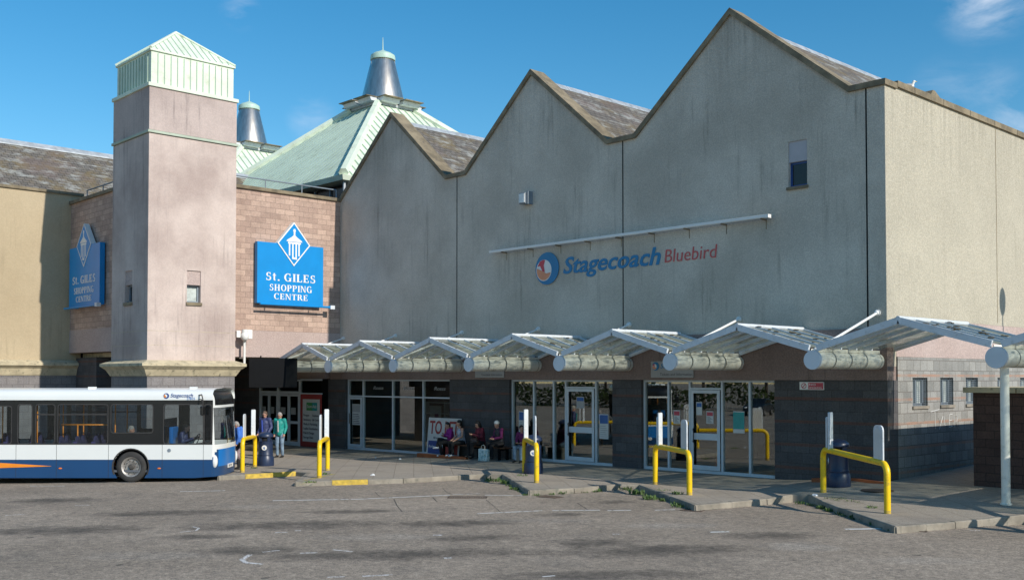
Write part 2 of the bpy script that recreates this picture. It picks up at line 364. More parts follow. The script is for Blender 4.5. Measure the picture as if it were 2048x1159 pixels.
# ---------------------------------------------------------------- mesh helpers
XF = {}
def thing(name, label, cat, loc=(0, 0, 0), rz=0, group=None):
    o = bpy.data.objects.new(name, None); C.objects.link(o); o.location = loc; o.rotation_euler = (0, 0, rz); o.empty_display_size = .2
    o['label'] = label; o['category'] = cat
    if group: o['group'] = group
    XF[o] = (Matrix.Translation(Vector(loc)) @ Matrix.Rotation(rz, 4, 'Z')).inverted()
    return o
def tag(o, label, cat, group=None):
    o['label'] = label; o['category'] = cat
    if group: o['group'] = group
    return o
def kind(o, k): o['kind'] = k; return o
def frame(d, upv=Vector((0, 0, 1))):
    d = Vector(d).normalized(); a = upv if abs(d.dot(upv)) < .95 else Vector((1, 0, 0))
    s = d.cross(a).normalized(); return s, s.cross(d).normalized(), d
class MB:
    def __init__(s): s.v = []; s.f = []; s.mi = []; s.m = 0; s.X = None
    def add(s, vs, fs):
        o = len(s.v); s.v += [(s.X @ Vector(p)) if s.X else Vector(p) for p in vs]; s.f += [[o+i for i in f] for f in fs]; s.mi += [s.m]*len(fs); return s
    def box(s, x0, x1, y0, y1, z0, z1):
        x0, x1 = min(x0, x1), max(x0, x1); y0, y1 = min(y0, y1), max(y0, y1); z0, z1 = min(z0, z1), max(z0, z1)
        return s.add([(x, y, z) for z in (z0, z1) for y in (y0, y1) for x in (x0, x1)], [(0, 2, 3, 1), (4, 5, 7, 6), (0, 1, 5, 4), (1, 3, 7, 5), (3, 2, 6, 7), (2, 0, 4, 6)])
    def prism(s, poly, a, b, ax='Y'):   # convex or concave polygon (2D) extruded along ax from a to b
        def P(p, t): return {'Y': (p[0], t, p[1]), 'X': (t, p[0], p[1]), 'Z': (p[0], p[1], t)}[ax]
        n = len(poly); area = sum(poly[i][0]*poly[(i+1) % n][1]-poly[(i+1) % n][0]*poly[i][1] for i in range(n))
        vs = [P(p, a) for p in poly]+[P(p, b) for p in poly]
        fs = [list(range(n)), list(range(2*n-1, n-1, -1))]+[(i, i+n, (i+1) % n+n, (i+1) % n) for i in range(n)]
        flip = (area > 0) ^ (ax == 'Y') ^ (b < a)
        if flip: fs = [list(reversed(f)) for f in fs]
        return s.add(vs, fs)
    def tube(s, pts, r, n=10, caps=True):
        pts = [Vector(p) for p in pts]; rs = r if isinstance(r, (list, tuple)) else [r]*len(pts)
        vs = []; fs = []; prev = None
        for i, p in enumerate(pts):
            d = (pts[min(i+1, len(pts)-1)]-pts[max(i-1, 0)]).normalized()
            if prev is None: a, b, _ = frame(d)
            else:
                b0 = prev; a = d.cross(b0).normalized(); b = a.cross(d).normalized()*1
                b = (b0-d*b0.dot(d)).normalized(); a = d.cross(b)*1
            if prev is None: a = d.cross(b)
            prev = b
            vs += [p+(a*math.cos(2*math.pi*j/n)+b*math.sin(2*math.pi*j/n))*rs[i] for j in range(n)]
        for i in range(len(pts)-1):
            for j in range(n): fs.append((i*n+j, i*n+(j+1) % n, (i+1)*n+(j+1) % n, (i+1)*n+j))
        if caps: fs += [list(range(n-1, -1, -1)), [(len(pts)-1)*n+j for j in range(n)]]
        return s.add(vs, fs)
    def lathe(s, prof, n=24, c=(0, 0, 0)):
        vs = [(c[0]+r*math.cos(2*math.pi*j/n), c[1]+r*math.sin(2*math.pi*j/n), c[2]+z) for r, z in prof for j in range(n)]
        fs = [(i*n+j, i*n+(j+1) % n, (i+1)*n+(j+1) % n, (i+1)*n+j) for i in range(len(prof)-1) for j in range(n)]
        fs += [list(range(n-1, -1, -1)), [(len(prof)-1)*n+j for j in range(n)]]
        return s.add(vs, fs)
    def ell(s, c, r, n=12, m=8, rot=None):
        c = Vector(c); vs = []; fs = []
        for i in range(m+1):
            t = math.pi*i/m
            for j in range(n):
                p = Vector((r[0]*math.sin(t)*math.cos(2*math.pi*j/n), r[1]*math.sin(t)*math.sin(2*math.pi*j/n), r[2]*math.cos(t)))
                if rot is not None: p = rot @ p
                vs.append(c+p)
        for i in range(m):
            for j in range(n): fs.append((i*n+j, (i+1)*n+j, (i+1)*n+(j+1) % n, i*n+(j+1) % n))
        return s.add(vs, fs)
    def cap(s, p0, r0, p1, r1, n=10):
        p0, p1 = Vector(p0), Vector(p1); d = (p1-p0); L = d.length
        if L < 1e-5: return s.ell(p0, (r0,)*3)
        d /= L; pts = []; rs = []
        for a in (80, 55, 28, 0): pts.append(p0-d*r0*math.sin(R(a))); rs.append(r0*math.cos(R(a)))
        for a in (0, 28, 55, 80): pts.append(p1+d*r1*math.sin(R(a))); rs.append(r1*math.cos(R(a)))
        return s.tube(pts, rs, n)
    def quad(s, a, b, c, d): return s.add([a, b, c, d], [(0, 1, 2, 3)])
    def build(s, name, mat, parent=None, smooth=False, bevel=0, world=True, weld=False):
        me = bpy.data.meshes.new(name); vs = s.v
        if parent is not None and world: M = XF[parent] if parent in XF else Matrix(); vs = [M @ p for p in vs]
        me.from_pydata([tuple(p) for p in vs], [], s.f)
        for m in (mat if isinstance(mat, (list, tuple)) else [mat]): me.materials.append(MT[m])
        me.polygons.foreach_set('material_index', s.mi)
        if weld or smooth or bevel:
            bm = bmesh.new(); bm.from_mesh(me)
            if weld: bmesh.ops.remove_doubles(bm, verts=bm.verts, dist=1e-4)
            bm.to_mesh(me); bm.free()
        me.validate()
        o = bpy.data.objects.new(name, me); C.objects.link(o)
        if parent is not None:
            o.parent = parent
            XF[o] = XF.get(parent, Matrix())
        if smooth:
            for p in me.polygons: p.use_smooth = True
            if smooth != 'all':
                try: me.set_sharp_from_angle(angle=R(40))
                except Exception: pass
        if bevel:
            b = o.modifiers.new('bevel', 'BEVEL'); b.width = bevel; b.segments = 2; b.limit_method = 'ANGLE'; b.angle_limit = R(40)
        return o
def one(name, mb, mat, label, cat, group=None, base=None, **kw):    # a thing that is one mesh: origin at its base
    if base is None:
        xs = [p.x for p in mb.v]; ys = [p.y for p in mb.v]; zs = [p.z for p in mb.v]; base = Vector(((min(xs)+max(xs))/2, (min(ys)+max(ys))/2, min(zs)))
    base = Vector(base); mb.v = [p-base for p in mb.v]
    o = mb.build(name, mat, None, **kw); o.location = base; XF[o] = Matrix.Translation(-base)
    return tag(o, label, cat, group)
def copy_tree(o, parent=None):
    c = o.copy(); C.objects.link(c)
    if parent is not None: c.parent = parent
    for ch in list(o.children): copy_tree(ch, c)
    return c
def curve_fill(outer, holes=(), th=.02):     # 2D outline with holes -> solid (list of verts, faces), lying in xy, thickness in z
    cu = bpy.data.curves.new('tmp', 'CURVE'); cu.dimensions = '2D'; cu.fill_mode = 'BOTH'; cu.extrude = th/2
    for poly in [outer]+list(holes):
        sp = cu.splines.new('POLY'); sp.points.add(len(poly)-1); sp.use_cyclic_u = True
        for q, p in zip(sp.points, poly): q.co = (p[0], p[1], 0, 1)
    o = bpy.data.objects.new('tmp', cu); C.objects.link(o); dg = bpy.context.evaluated_depsgraph_get()
    me = o.evaluated_get(dg).to_mesh(); vs = [v.co.copy() for v in me.vertices]; fs = [list(p.vertices) for p in me.polygons]
    o.evaluated_get(dg).to_mesh_clear(); bpy.data.objects.remove(o); bpy.data.curves.remove(cu); return vs, fs
def text_geo(body, size, th=.01, bold=0, shear=0, space=1, align='LEFT', width=None, height=None):
    cu = bpy.data.curves.new('tmp', 'FONT'); cu.body = body; cu.size = size; cu.extrude = th/2; cu.offset = bold; cu.shear = shear; cu.space_character = space; cu.align_x = align; cu.resolution_u = 3
    o = bpy.data.objects.new('tmp', cu); C.objects.link(o); dg = bpy.context.evaluated_depsgraph_get()
    me = o.evaluated_get(dg).to_mesh(); vs = [v.co.copy() for v in me.vertices]; fs = [list(p.vertices) for p in me.polygons]
    o.evaluated_get(dg).to_mesh_clear(); bpy.data.objects.remove(o); bpy.data.curves.remove(cu)
    if width and vs:
        a = min(v.x for v in vs); b = max(v.x for v in vs); k = width/(b-a)
        ox = {'LEFT': 0, 'CENTER': -.5, 'RIGHT': -1}[align]*width
        for v in vs: v.x = (v.x-a)*k+ox
    return vs, fs
def plane_X(o, xd, yd):     # maps local x,y,z -> world with axes xd, yd, normal
    xd = Vector(xd).normalized(); yd = Vector(yd).normalized(); zd = xd.cross(yd); o = Vector(o)
    return Matrix(((xd.x, yd.x, zd.x, o.x), (xd.y, yd.y, zd.y, o.y), (xd.z, yd.z, zd.z, o.z), (0, 0, 0, 1)))
FACE_MY = lambda x, y, z: plane_X((x, y, z), (1, 0, 0), (0, 0, 1))        # wall facing -Y, read left to right along +X
FACE_PX = lambda x, y, z: plane_X((x, y, z), (0, 1, 0), (0, 0, 1))        # wall facing +X, read along +Y

# serif capitals built from strokes, unit height 1
def ring(cx, cy, rx, ry, a0, a1, th, tv, n=14):
    out = []
    for i in range(n):
        q = []
        for t, inn in ((i/n, 0), (i/n, 1), ((i+1)/n, 1), ((i+1)/n, 0)):
            a = R(a0+(a1-a0)*t); q.append((cx+(rx-inn*th)*math.cos(a), cy+(ry-inn*tv)*math.sin(a)))
        out.append(q)
    return out
def bxp(x0, x1, y0, y1): return [(x0, y0), (x1, y0), (x1, y1), (x0, y1)]
T, t_ = .19, .085
def stem(x, y0=0, y1=1, w=T): return [bxp(x, x+w, y0, y1), bxp(x-.07, x+w+.07, y0, y0+.06), bxp(x-.07, x+w+.07, y1-.06, y1)]
SER = {
 'I': (.36, stem(.08)), 'L': (.68, stem(.08)+[bxp(.08, .62, 0, t_), bxp(.55, .62, 0, .28)]),
 'E': (.72, stem(.08)+[bxp(.08, .62, 0, t_), bxp(.55, .63, 0, .28), bxp(.08, .6, 1-t_, 1), bxp(.53, .6, .75, 1), bxp(.2, .5, .46, .54), bxp(.44, .5, .38, .62)]),
 'H': (.88, stem(.08)+stem(.58)+[bxp(.2, .62, .46, .54)]),
 'N': (.86, stem(.08, w=.09)+stem(.66, w=.09)+[[(.06, 1), (.27, 1), (.75, 0), (.62, 0)]]),
 'O': (.88, ring(.44, .5, .4, .52, 0, 360, .19, .07, 24)),
 'C': (.82, ring(.44, .5, .4, .52, 50, 310, .19, .07, 18)+[bxp(.64, .7, .68, 1), bxp(.66, .71, .08, .24)]),
 'G': (.90, ring(.44, .5, .4, .52, 50, 310, .19, .07, 18)+[bxp(.64, .7, .68, 1), bxp(.60, .78, .0, .44), bxp(.50, .86, .40, .46)]),
 'P': (.74, stem(.08)+ring(.38, .73, .30, .27, -90, 90, .19, .07, 10)+[bxp(.2, .4, .93, 1), bxp(.2, .4, .46, .53)]),
 'R': (.84, stem(.08)+ring(.38, .73, .28, .27, -90, 90, .19, .07, 10)+[bxp(.2, .4, .93, 1), bxp(.2, .4, .46, .53), [(.36, .5), (.54, .5), (.82, 0), (.6, 0)], bxp(.6, .86, 0, .05)]),
 'S': (.66, ring(.32, .73, .25, .28, 40, 270, .15, .08, 12)+ring(.32, .27, .27, .29, -140, 90, .15, .08, 12)+[bxp(.46, .52, .72, 1), bxp(.07, .13, 0, .28)]),
 'T': (.76, [bxp(.28, .47, 0, 1), bxp(.2, .55, 0, .06), bxp(.04, .71, .92, 1), bxp(.04, .1, .72, 1), bxp(.65, .71, .72, 1)]),
 't': (.46, [bxp(.12, .28, .1, .92), bxp(.02, .4, .62, .7)]+ring(.26, .14, .14, .14, 180, 320, .13, .07, 8)),
 '.': (.3, [bxp(.06, .24, 0, .17)]), ' ': (.3, [])}
def serif(mb, text, w, h, xf, th=.012):
    tot = sum(SER[c][0] for c in text)+.06*(len(text)-1); sx = w/(tot); x = -w/2
    mb.X = xf; zi = 0
    for c in text:
        wd, polys = SER[c]
        for q in polys:
            zi = (zi+1) % 5
            mb.prism([(x+px*sx, py*h) for px, py in q], 0, th+zi*.0006, 'Z')
        x += (wd+.06)*sx
    mb.X = None

# ---------------------------------------------------------------- ground
def grid_xs():
    xs = [-400, -200, -120]+[-90+5*i for i in range(6)]+[-60+i for i in range(66)]+[10, 20, 40, 80, 160, 400]
    return xs
xs = grid_xs(); ys = [-400, -200, -100, -50, -20, 0, 10, 20, 30, 60, 120, 250, 500]
mb = MB(); vs = [(x, y, rz_(x)) for y in ys for x in xs]; n = len(xs)
mb.add(vs, [(j*n+i, j*n+i+1, (j+1)*n+i+1, (j+1)*n+i) for j in range(len(ys)-1) for i in range(n-1)])
kind(mb.build('road', 'asphalt', smooth='all'), 'structure')

edge = [(-75, 0), (-60, 6), (-38.8, 12.6), (-34.4, 15.6), (-33.5, 18.75), (-29.25, 15.35), (-28.75, 17.75), (-28.1, 17.75), (-25.75, 15.88), (-24.3, 18.6), (-23.75, 21.3), (-23.3, 21.6),
        (-19.4, 18.95), (-18.95, 20.15), (-18.72, 21.7), (-18.3, 22.05), (-14.46, 19.4), (-14.0, 21.6), (-13.85, 22.5), (-13.5, 22.65), (-9.66, 19.38), (-8.9, 21.6), (-8.35, 22.6), (-4.6, 19.5), (-3.4, 22.7), (.5, 19.5), (2, 23), (8, 23)]
poly = edge+[(8, 70), (-75, 70)]
bm = bmesh.new(); f = bm.faces.new([bm.verts.new((x, y, 0)) for x, y in poly]); bm.normal_update()
if f.normal.z < 0: f.normal_flip()
bmesh.ops.triangulate(bm, faces=bm.faces[:])
for cut in [('x', v) for v in [-60, -50, -44, -41, -38, -36, -34, -32, -30, -28, -26, -24, -22, -20, -18, -17, -16.3, -15.6, -14.9, -14.2, -13.6, -13, -12, -11, -10, -8, -6, -5, -3, -.01]]+[('y', v) for v in [21.5, 22, 22.5, 23, 23.5, 24, 26.2, 28, 32, 36, 42]]:
    nrm = (1, 0, 0) if cut[0] == 'x' else (0, 1, 0); pt = (cut[1], 0, 0) if cut[0] == 'x' else (0, cut[1], 0)
    bmesh.ops.bisect_plane(bm, geom=bm.verts[:]+bm.edges[:]+bm.faces[:], plane_co=pt, plane_no=nrm)
for v in bm.verts: v.co.z = gz(v.co.x, v.co.y)
be = [e for e in bm.edges if len(e.link_faces) == 1]
r = bmesh.ops.extrude_edge_only(bm, edges=be)
for v in r['geom']:
    if isinstance(v, bmesh.types.BMVert): v.co.z -= .4
me = bpy.data.meshes.new('pavement'); bm.to_mesh(me); bm.free(); me.materials.append(MT['paving'])
o = bpy.data.objects.new('pavement', me); C.objects.link(o); kind(o, 'structure')
# kerb stones
mb = MB(); rnd = random.Random(3)
for i in range(2, len(edge)-2):
    a = Vector((*edge[i], 0)); b = Vector((*edge[i+1], 0)); L = (b-a).length; d = (b-a)/L; nrm = Vector((d.y, -d.x, 0))
    k = max(1, round(L/.92)); ret = d.x > .5 and d.y < 0
    for j in range(k):
        p = a+d*(L*j/k+.006); q = a+d*(L*(j+1)/k-.006); hp = rnd.uniform(.002, .012)
        lean = rnd.uniform(-.008, .008)
        yel = (i in (5,) and j >= 1) or (i == 8 and j in (1,)) or (i in (11, 15) and j == k-1 and False)
        mb.m = 1 if yel else 0
        vs = []
        for pt in (p, q):
            z = gz(pt.x, pt.y); zb = rz_(pt.x)-.1
            for (off, zz) in ((-.125, z+hp), (.0, z+hp), (.02+lean, z+hp-.02), (.03+lean, zb), (-.125, zb)): 
                w_ = pt+nrm*off; vs.append((w_.x, w_.y, zz))
        mb.add(vs, [(0, 5, 6, 1), (1, 6, 7, 2), (2, 7, 8, 3), (0, 1, 2, 3, 4), (9, 8, 7, 6, 5)])
mb.m = 0
kind(mb.build('kerb', ['kerb_stone', 'yellow_paint']), 'structure')
# painted markings
def strip(mb, pts, w, up_=.006, pave=False, segs=8):
    P = [gr(px, py, up_, not pave) for px, py in pts]; Q = []
    for a, b in zip(P, P[1:]):
        for t in range(segs): Q.append(a.lerp(b, t/segs))
    Q.append(P[-1]); vs = []
    for i, p in enumerate(Q):
        d = (Q[min(i+1, len(Q)-1)]-Q[max(0, i-1)]).normalized(); nn = Vector((-d.y, d.x, 0))
        for s in (1, -1):
            v = p+nn*w/2*s; v.z = (gz(v.x, v.y) if pave else rz_(v.x))+up_; vs.append(v)
    mb.add(vs, [(2*i, 2*i+1, 2*i+3, 2*i+2) for i in range(len(Q)-1)])
mb = MB()
for pts, w_ in [(((545, 1000), (720, 997), (900, 989)), .09), (((955, 1026), (1085, 1020)), .08), (((1105, 1020), (1200, 1019)), .08), (((1215, 1020), (1262, 1019)), .08), (((1310, 1019), (1350, 1018)), .07), (((970, 989), (1045, 990)), .07),
                (((360, 982), (450, 980)), .08), (((1690, 1057), (1772, 1056)), .13), (((1420, 1063), (1458, 1062)), .1), (((100, 965), (270, 964)), .06), (((60, 971), (130, 971)), .05), (((905, 988), (960, 986)), .05), (((1085, 1152), (1110, 1150)), .06)]:
    strip(mb, pts, w_)
kind(mb.build('road_markings', 'worn_white'), 'structure')
mb = MB()
for pts, w_ in [(((500, 1108), (484, 1118), (492, 1124), (525, 1127)), .09), (((525, 1103), (560, 1099)), .05), (((600, 1105), (635, 1104)), .07), (((665, 1098), (705, 1102)), .06), (((725, 1151), (785, 1148)), .08), (((866, 1069), (885, 1069)), .1), (((888, 1115), (903, 1114)), .1),
                (((550, 1064), (575, 1063)), .08), (((590, 1060), (602, 1060)), .08), (((360, 1063), (392, 1060), (398, 1055), (385, 1052)), .05), (((655, 1153), (690, 1152)), .06), (((1940, 1060), (1960, 1060)), .07), (((1225, 1067), (1240, 1067)), .07), (((10, 1030), (50, 1027)), .05), (((150, 1010), (180, 1009)), .06)]:
    strip(mb, pts, w_)
kind(mb.build('chalk_marks', 'chalk'), 'structure')
mb = MB()
for pts, w_ in [(((750, 983), (757, 990), (762, 993)), .02), (((788, 997), (794, 1010), (805, 1023)), .025), (((865, 993), (875, 1003)), .025), (((885, 975), (893, 983), (905, 988)), .02), (((972, 998), (985, 1009), (1002, 1024)), .02), (((1155, 1005), (1175, 1018)), .03), (((1345, 1018), (1385, 1022), (1445, 1016)), .03)]:
    strip(mb, pts, w_, .005)
kind(mb.build('tar_cracks', 'tar'), 'structure')
mb = MB()
for pts, w_ in [(((608, 960), (640, 953), (668, 947)), .10), (((600, 968), (632, 962)), .08)]:
    strip(mb, pts, w_, .006, True)
kind(mb.build('yellow_kerb_lines', 'worn_yellow'), 'structure')

# ================================================================ BUS STATION BUILDING
FY = 26.1; XL = -38.7; XR = -13.2
GH = thing('bus_station_building', 'long grey roughcast building with three pointed gables and glazed shopfronts', 'building', (-26, FY, 0))
vz, az_ = 10.88, 14.02
gab = [(-34.95, -38.75, -31.37), (-26.6, -30.22, -22.95), (-18.05, -21.78, -14.2)]
prof = [(XL, 3.3), (XL, vz)]
for a, l, r_ in gab: prof += [(l, vz) if l > XL else (XL, vz+.02), (a, az_), (r_, vz)]
prof = [(XL, 3.3), (XL, vz), (-34.95, az_), (-31.37, vz), (-30.22, vz), (-26.6, az_), (-22.95, vz), (-21.78, vz), (-18.05, az_), (-14.2, vz), (XR, vz), (XR, 3.3)]
WX0, WX1, WZ0, WZ1 = -16.12, -15.52, 8.42, 9.72
vs, fs = curve_fill(prof, [[(WX0, WZ0), (WX1, WZ0), (WX1, WZ1), (WX0, WZ1)]], .5)
mb = MB(); mb.X = plane_X((0, FY+.25, 0), (1, 0, 0), (0, 0, 1)); mb.add(vs, fs); mb.X = None
mb.build('gable_wall', 'grey_roughcast', GH)
# side wall (sunlit) above the stone base, and its window band
mb = MB(); mb.box(XR-.5, XR, FY+.503, 60, 4.62, vz); mb.box(XR-.5, XR-.03, FY+.503, 60, 3.55, 4.62-.0)
ob = mb.build('side_wall', 'side_roughcast', GH)
mb = MB(); mb.box(XR-.32, XR+.012, FY+.503, 60, 3.56, 4.615); mb.build('render_band', 'pink_render', GH)
# thin corner return of the gable wall faces +X: same warm roughcast as the side wall
mb = MB(); mb.box(XR-.3, XR+.004, FY+.004, FY+.502, 3.3, vz-.002); mb.build('corner_quoin', 'side_roughcast', GH)
# stone base of side wall with three barred windows
wins = [(27.5, 28.4), (29.2, 30.05), (30.9, 31.75), (33.2, 34.05), (35, 35.85)]
outer = [(FY+.553, -.3), (60, -.3), (60, 3.555), (FY+.553, 3.555)]
vs, fs = curve_fill(outer, [[(a, 2.22), (b, 2.22), (b, 3.0), (a, 3.0)] for a, b in wins], .4)
mb = MB(); mb.X = plane_X((XR-.2+.02, 0, 0), (0, 1, 0), (0, 0, 1)); mb.add(vs, fs); mb.X = None; mb.build('side_base_wall', 'side_block', GH)
for a, b in wins:
    mb = MB(); mb.box(XR-.16, XR-.11, a, a+.07, 2.22, 3.0); mb.box(XR-.16, XR-.11, b-.07, b, 2.22, 3.0); mb.box(XR-.16, XR-.11, a, b, 2.22, 2.29); mb.box(XR-.16, XR-.11, a, b, 2.93, 3.0); mb.box(XR-.16, XR-.11, (a+b)/2-.03, (a+b)/2+.03, 2.29, 2.93)
    wf = mb.build('window', 'pipe_grey', GH)
    mb = MB(); mb.box(XR-.2, XR-.165, a, b, 2.22, 3.0); mb.build('pane', 'window_paper', wf)
    mb = MB()
    for i in range(9): y = a+.03+(b-a-.06)*i/8; mb.box(XR-.035, XR-.028, y-.005, y+.005, 2.22, 3.0)
    for i in range(14): z = 2.24+.74*i/13; mb.box(XR-.042, XR-.036, a, b, z-.004, z+.004)
    mb.build('grille', 'pipe_grey', wf)
    mb = MB(); mb.box(XR-.1, XR+.06, a-.04, b+.04, 2.14, 2.218); mb.build('sill', 'kerb_stone', wf)
# coping on the gables
def offset_poly(p, t):
    q = []
    for i in range(len(p)):
        d1 = (Vector(p[i])-Vector(p[i-1])).normalized() if i else None; d2 = (Vector(p[i+1])-Vector(p[i])).normalized() if i < len(p)-1 else None
        n1 = Vector((-d1.y, d1.x)) if d1 else None; n2 = Vector((-d2.y, d2.x)) if d2 else None
        nn = (n1+n2) if n1 and n2 else (n1 or n2); nn.normalize(); k_ = t/max(.3, nn.dot(n1 or n2)); q.append(tuple(Vector(p[i])+nn*k_))
    return q
top = prof[1:-1]; top = [(XL-.05, vz-.04)]+top[1:-1]+[(XR+.06, vz)]
lo = offset_poly(top, -.10); hi = offset_poly(top, .055)
mb = MB()
for i in range(len(top)-1):
    mb.prism([lo[i], lo[i+1], hi[i+1], hi[i]], FY-.08, FY+.62, 'Y')
mb.build('gable_coping', 'moss_coping', GH)
mb = MB(); mb.box(XR-.5, XR+.07, FY+.623, 60, vz-.05, vz+.12); mb.build('side_coping', 'moss_coping', GH)
y = FY+1.6
while y < 45: mb = MB(); mb.box(XR+.068, XR+.074, y, y+.02, vz-.05, vz+.12); mb.build('coping_joint', 'dark_void', GH); y += 1.8
# movement joints on the gable wall
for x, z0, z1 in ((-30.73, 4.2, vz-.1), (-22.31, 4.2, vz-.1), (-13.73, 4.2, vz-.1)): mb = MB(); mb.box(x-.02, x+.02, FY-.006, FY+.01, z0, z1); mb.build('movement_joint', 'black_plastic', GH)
mb = MB(); mb.box(XR-.002, XR+.006, 33.3, 33.33, 4.7, vz-.1); mb.build('movement_joint', 'moss_coping', GH)
# slate roofs
for a, l, r_ in gab:
    zr = az_-.28; zv = vz-.25; l2 = max(l, XL+.1)
    mb = MB(); mb.add([(l2-.3 if l2 > XL+1 else l2, FY+.5, zv), (a, FY+.5, zr), (r_+.3, FY+.5, zv), (l2-.3 if l2 > XL+1 else l2, 44, zv), (a, 44, zr), (r_+.3, 44, zv)], [(0, 1, 4, 3), (1, 2, 5, 4), (0, 2, 1), (3, 4, 5)])
    rf = mb.build('roof', 'slate', GH)
    mb = MB(); y = FY+.6
    while y < 43.9:
        mb.prism([(a-.17, zr-.12), (a, zr+.05), (a+.17, zr-.12), (a+.17, zr-.09), (a, zr+.09), (a-.17, zr-.09)], y, min(y+1.18, 44), 'Y'); y += 1.2
    mb.build('ridge_flashing', 'lead', rf)
mb = MB(); mb.box(XL+.1, XR-.5, FY+.5, 60, vz-.6, vz-.28); mb.box(XL, XR-.5, 59.5, 60, -.3, vz-.3); mb.box(XL, XL+.3, FY+.5, 60, -.3, vz-.3); mb.build('flat_roof', 'dark_void', GH)
# small roof gable seen over the side parapet
c = on(1925, 195, 'X', -15.2)
rq = on(1866, 180, 'X', -15.0); ya, za = rq.y, rq.z; mb = MB(); mb.prism([(ya-1.3, za-1.5), (ya, za), (ya+.15, za), (ya+4.2, za-1.7)], -16.6, -15.0, 'X'); o_ = mb.build('rooflight', 'moss_coping', GH)
mb = MB(); mb.prism([(ya-.9, za-1.4), (ya+.05, za-.25), (ya+3.0, za-1.4)], -14.998, -14.96, 'X'); mb.build('rooflight_side', 'pipe_grey', o_)
# upper window with blank panel
mb = MB(); mb.box(WX0+.002, WX1-.002, FY+.03, FY+.2, 9.13, WZ1-.002); mb.build('blank_panel', 'panel_grey', GH)
mb = MB(); mb.box(WX0, WX0+.06, FY+.12, FY+.18, WZ0, 9.128); mb.box(WX1-.06, WX1, FY+.12, FY+.18, WZ0, 9.128); mb.box(WX0+.06, WX1-.06, FY+.12, FY+.18, WZ0, WZ0+.06); mb.box(WX0+.06, WX1-.06, FY+.12, FY+.18, 9.07, 9.128); wf = mb.build('window', 'sign_navy', GH)
mb = MB(); mb.box(WX0+.06, WX1-.06, FY+.14, FY+.15, WZ0+.06, 9.07); mb.build('pane', 'bus_black', wf)
mb = MB(); mb.box(WX0-.04, WX1+.04, FY-.06, FY+.11, WZ0-.08, WZ0-.002); mb.build('sill', 'moss_coping', wf)
# fascia over shopfronts
mb = MB(); mb.box(-39.4, XR+.03, FY-.06, FY+.3, 2.93, 4.32); mb.box(-39.4, XR, FY+.3, FY+.5, 2.93, 3.3); mb.build('fascia', 'fascia_render', GH)
# piers
P = [(-39.6, -38.25), (-31.14, -27.75), (-22.78, -21.55), (-16.62, XR+.02)]
for a, b in P:
    mb = MB(); mb.box(a, b, FY-.02, FY+.55, -.4, 2.928); mb.build('pier', 'dark_block', GH, bevel=.01)
# interior
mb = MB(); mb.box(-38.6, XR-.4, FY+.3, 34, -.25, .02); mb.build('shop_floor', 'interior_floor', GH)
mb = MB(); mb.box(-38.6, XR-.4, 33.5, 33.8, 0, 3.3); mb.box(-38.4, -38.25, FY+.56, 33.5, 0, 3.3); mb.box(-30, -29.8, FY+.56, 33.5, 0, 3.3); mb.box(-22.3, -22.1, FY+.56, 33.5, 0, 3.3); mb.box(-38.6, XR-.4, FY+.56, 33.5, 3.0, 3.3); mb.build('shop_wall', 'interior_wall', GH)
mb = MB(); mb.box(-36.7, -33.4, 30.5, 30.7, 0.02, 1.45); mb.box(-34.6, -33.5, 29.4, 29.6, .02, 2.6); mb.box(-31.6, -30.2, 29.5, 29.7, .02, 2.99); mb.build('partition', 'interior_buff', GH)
GY = FY+.16
def post(mb, x, z0, z1, w=.07, d=.06): mb.box(x-w/2, x+w/2, GY-d, GY+d, z0, z1)
def shopfront(x0, x1, mull, trans, name='shopfront'):
    g0 = gz((x0+x1)/2, FY)
    mb = MB()
    zs = {}
    for x in mull: zb = gz(x, FY)-.02; post(mb, x, zb, 2.926)
    for i in range(len(mull)-1):
        a, b = mull[i]+.035, mull[i+1]-.035; zb = gz((a+b)/2, FY)
        mb.box(a, b, GY-.055, GY+.055, zb-.08, zb+.09); mb.box(a, b, GY-.055, GY+.055, 2.86, 2.926)
        if i in trans: mb.box(a, b, GY-.05, GY+.05, trans[i]-.03, trans[i]+.03)
    fr = mb.build('shopfront', 'frame_white', GH, bevel=.006)
    for i in range(len(mull)-1):
        a, b = mull[i]+.03, mull[i+1]-.03; zb = gz((a+b)/2, FY)
        mb = MB()
        if i in trans and trans[i] < 2.4:
            mb.box(a, b, GY-.004, GY+.004, zb+.085, trans[i]-.025); mb.box(a, b, GY-.004, GY+.004, trans[i]+.025, 2.865)
        else: mb.box(a, b, GY-.004, GY+.004, zb+.085, 2.865)
        mb.build('pane', 'shop_glass', fr)
    return fr
def door(fr, x0, x1, ztop, rail):
    zb = gz((x0+x1)/2, FY)+.1; mb = MB(); y0, y1 = GY-.085, GY-.058
    mb.box(x0, x0+.1, y0, y1, zb, ztop); mb.box(x1-.1, x1, y0, y1, zb, ztop); mb.box(x0+.1, x1-.1, y0, y1, ztop-.1, ztop); mb.box(x0+.1, x1-.1, y0, y1, zb, zb+.14)
    if rail: mb.box(x0+.1, x1-.1, y0, y1, rail-.1, rail+.1)
    d = mb.build('door', 'frame_white', fr, bevel=.005)
    mb = MB(); mb.tube([(x0+.14, y0-.05, 1.0), (x0+.14, y0-.05, 1.45)], .015); mb.tube([(x0+.14, y0-.05, 1.05), (x0+.06, y0, 1.05)], .01); mb.tube([(x0+.14, y0-.05, 1.4), (x0+.06, y0, 1.4)], .01); mb.build('handle', 'black_plastic', d)
    return d
f1 = shopfront(-38.25, -31.14, [-38.2, -37.09, -34.98, -32.95, -31.17], {0: 2.2, 1: 2.2, 2: 2.2, 3: 2.2}); door(f1, -38.14, -37.15, 2.16, None)
f2 = shopfront(-27.75, -22.78, [-27.72, -26.61, -25.62, -25.03, -23.62, -22.81], {3: 2.66}); door(f2, -24.97, -23.68, 2.62, 1.22)
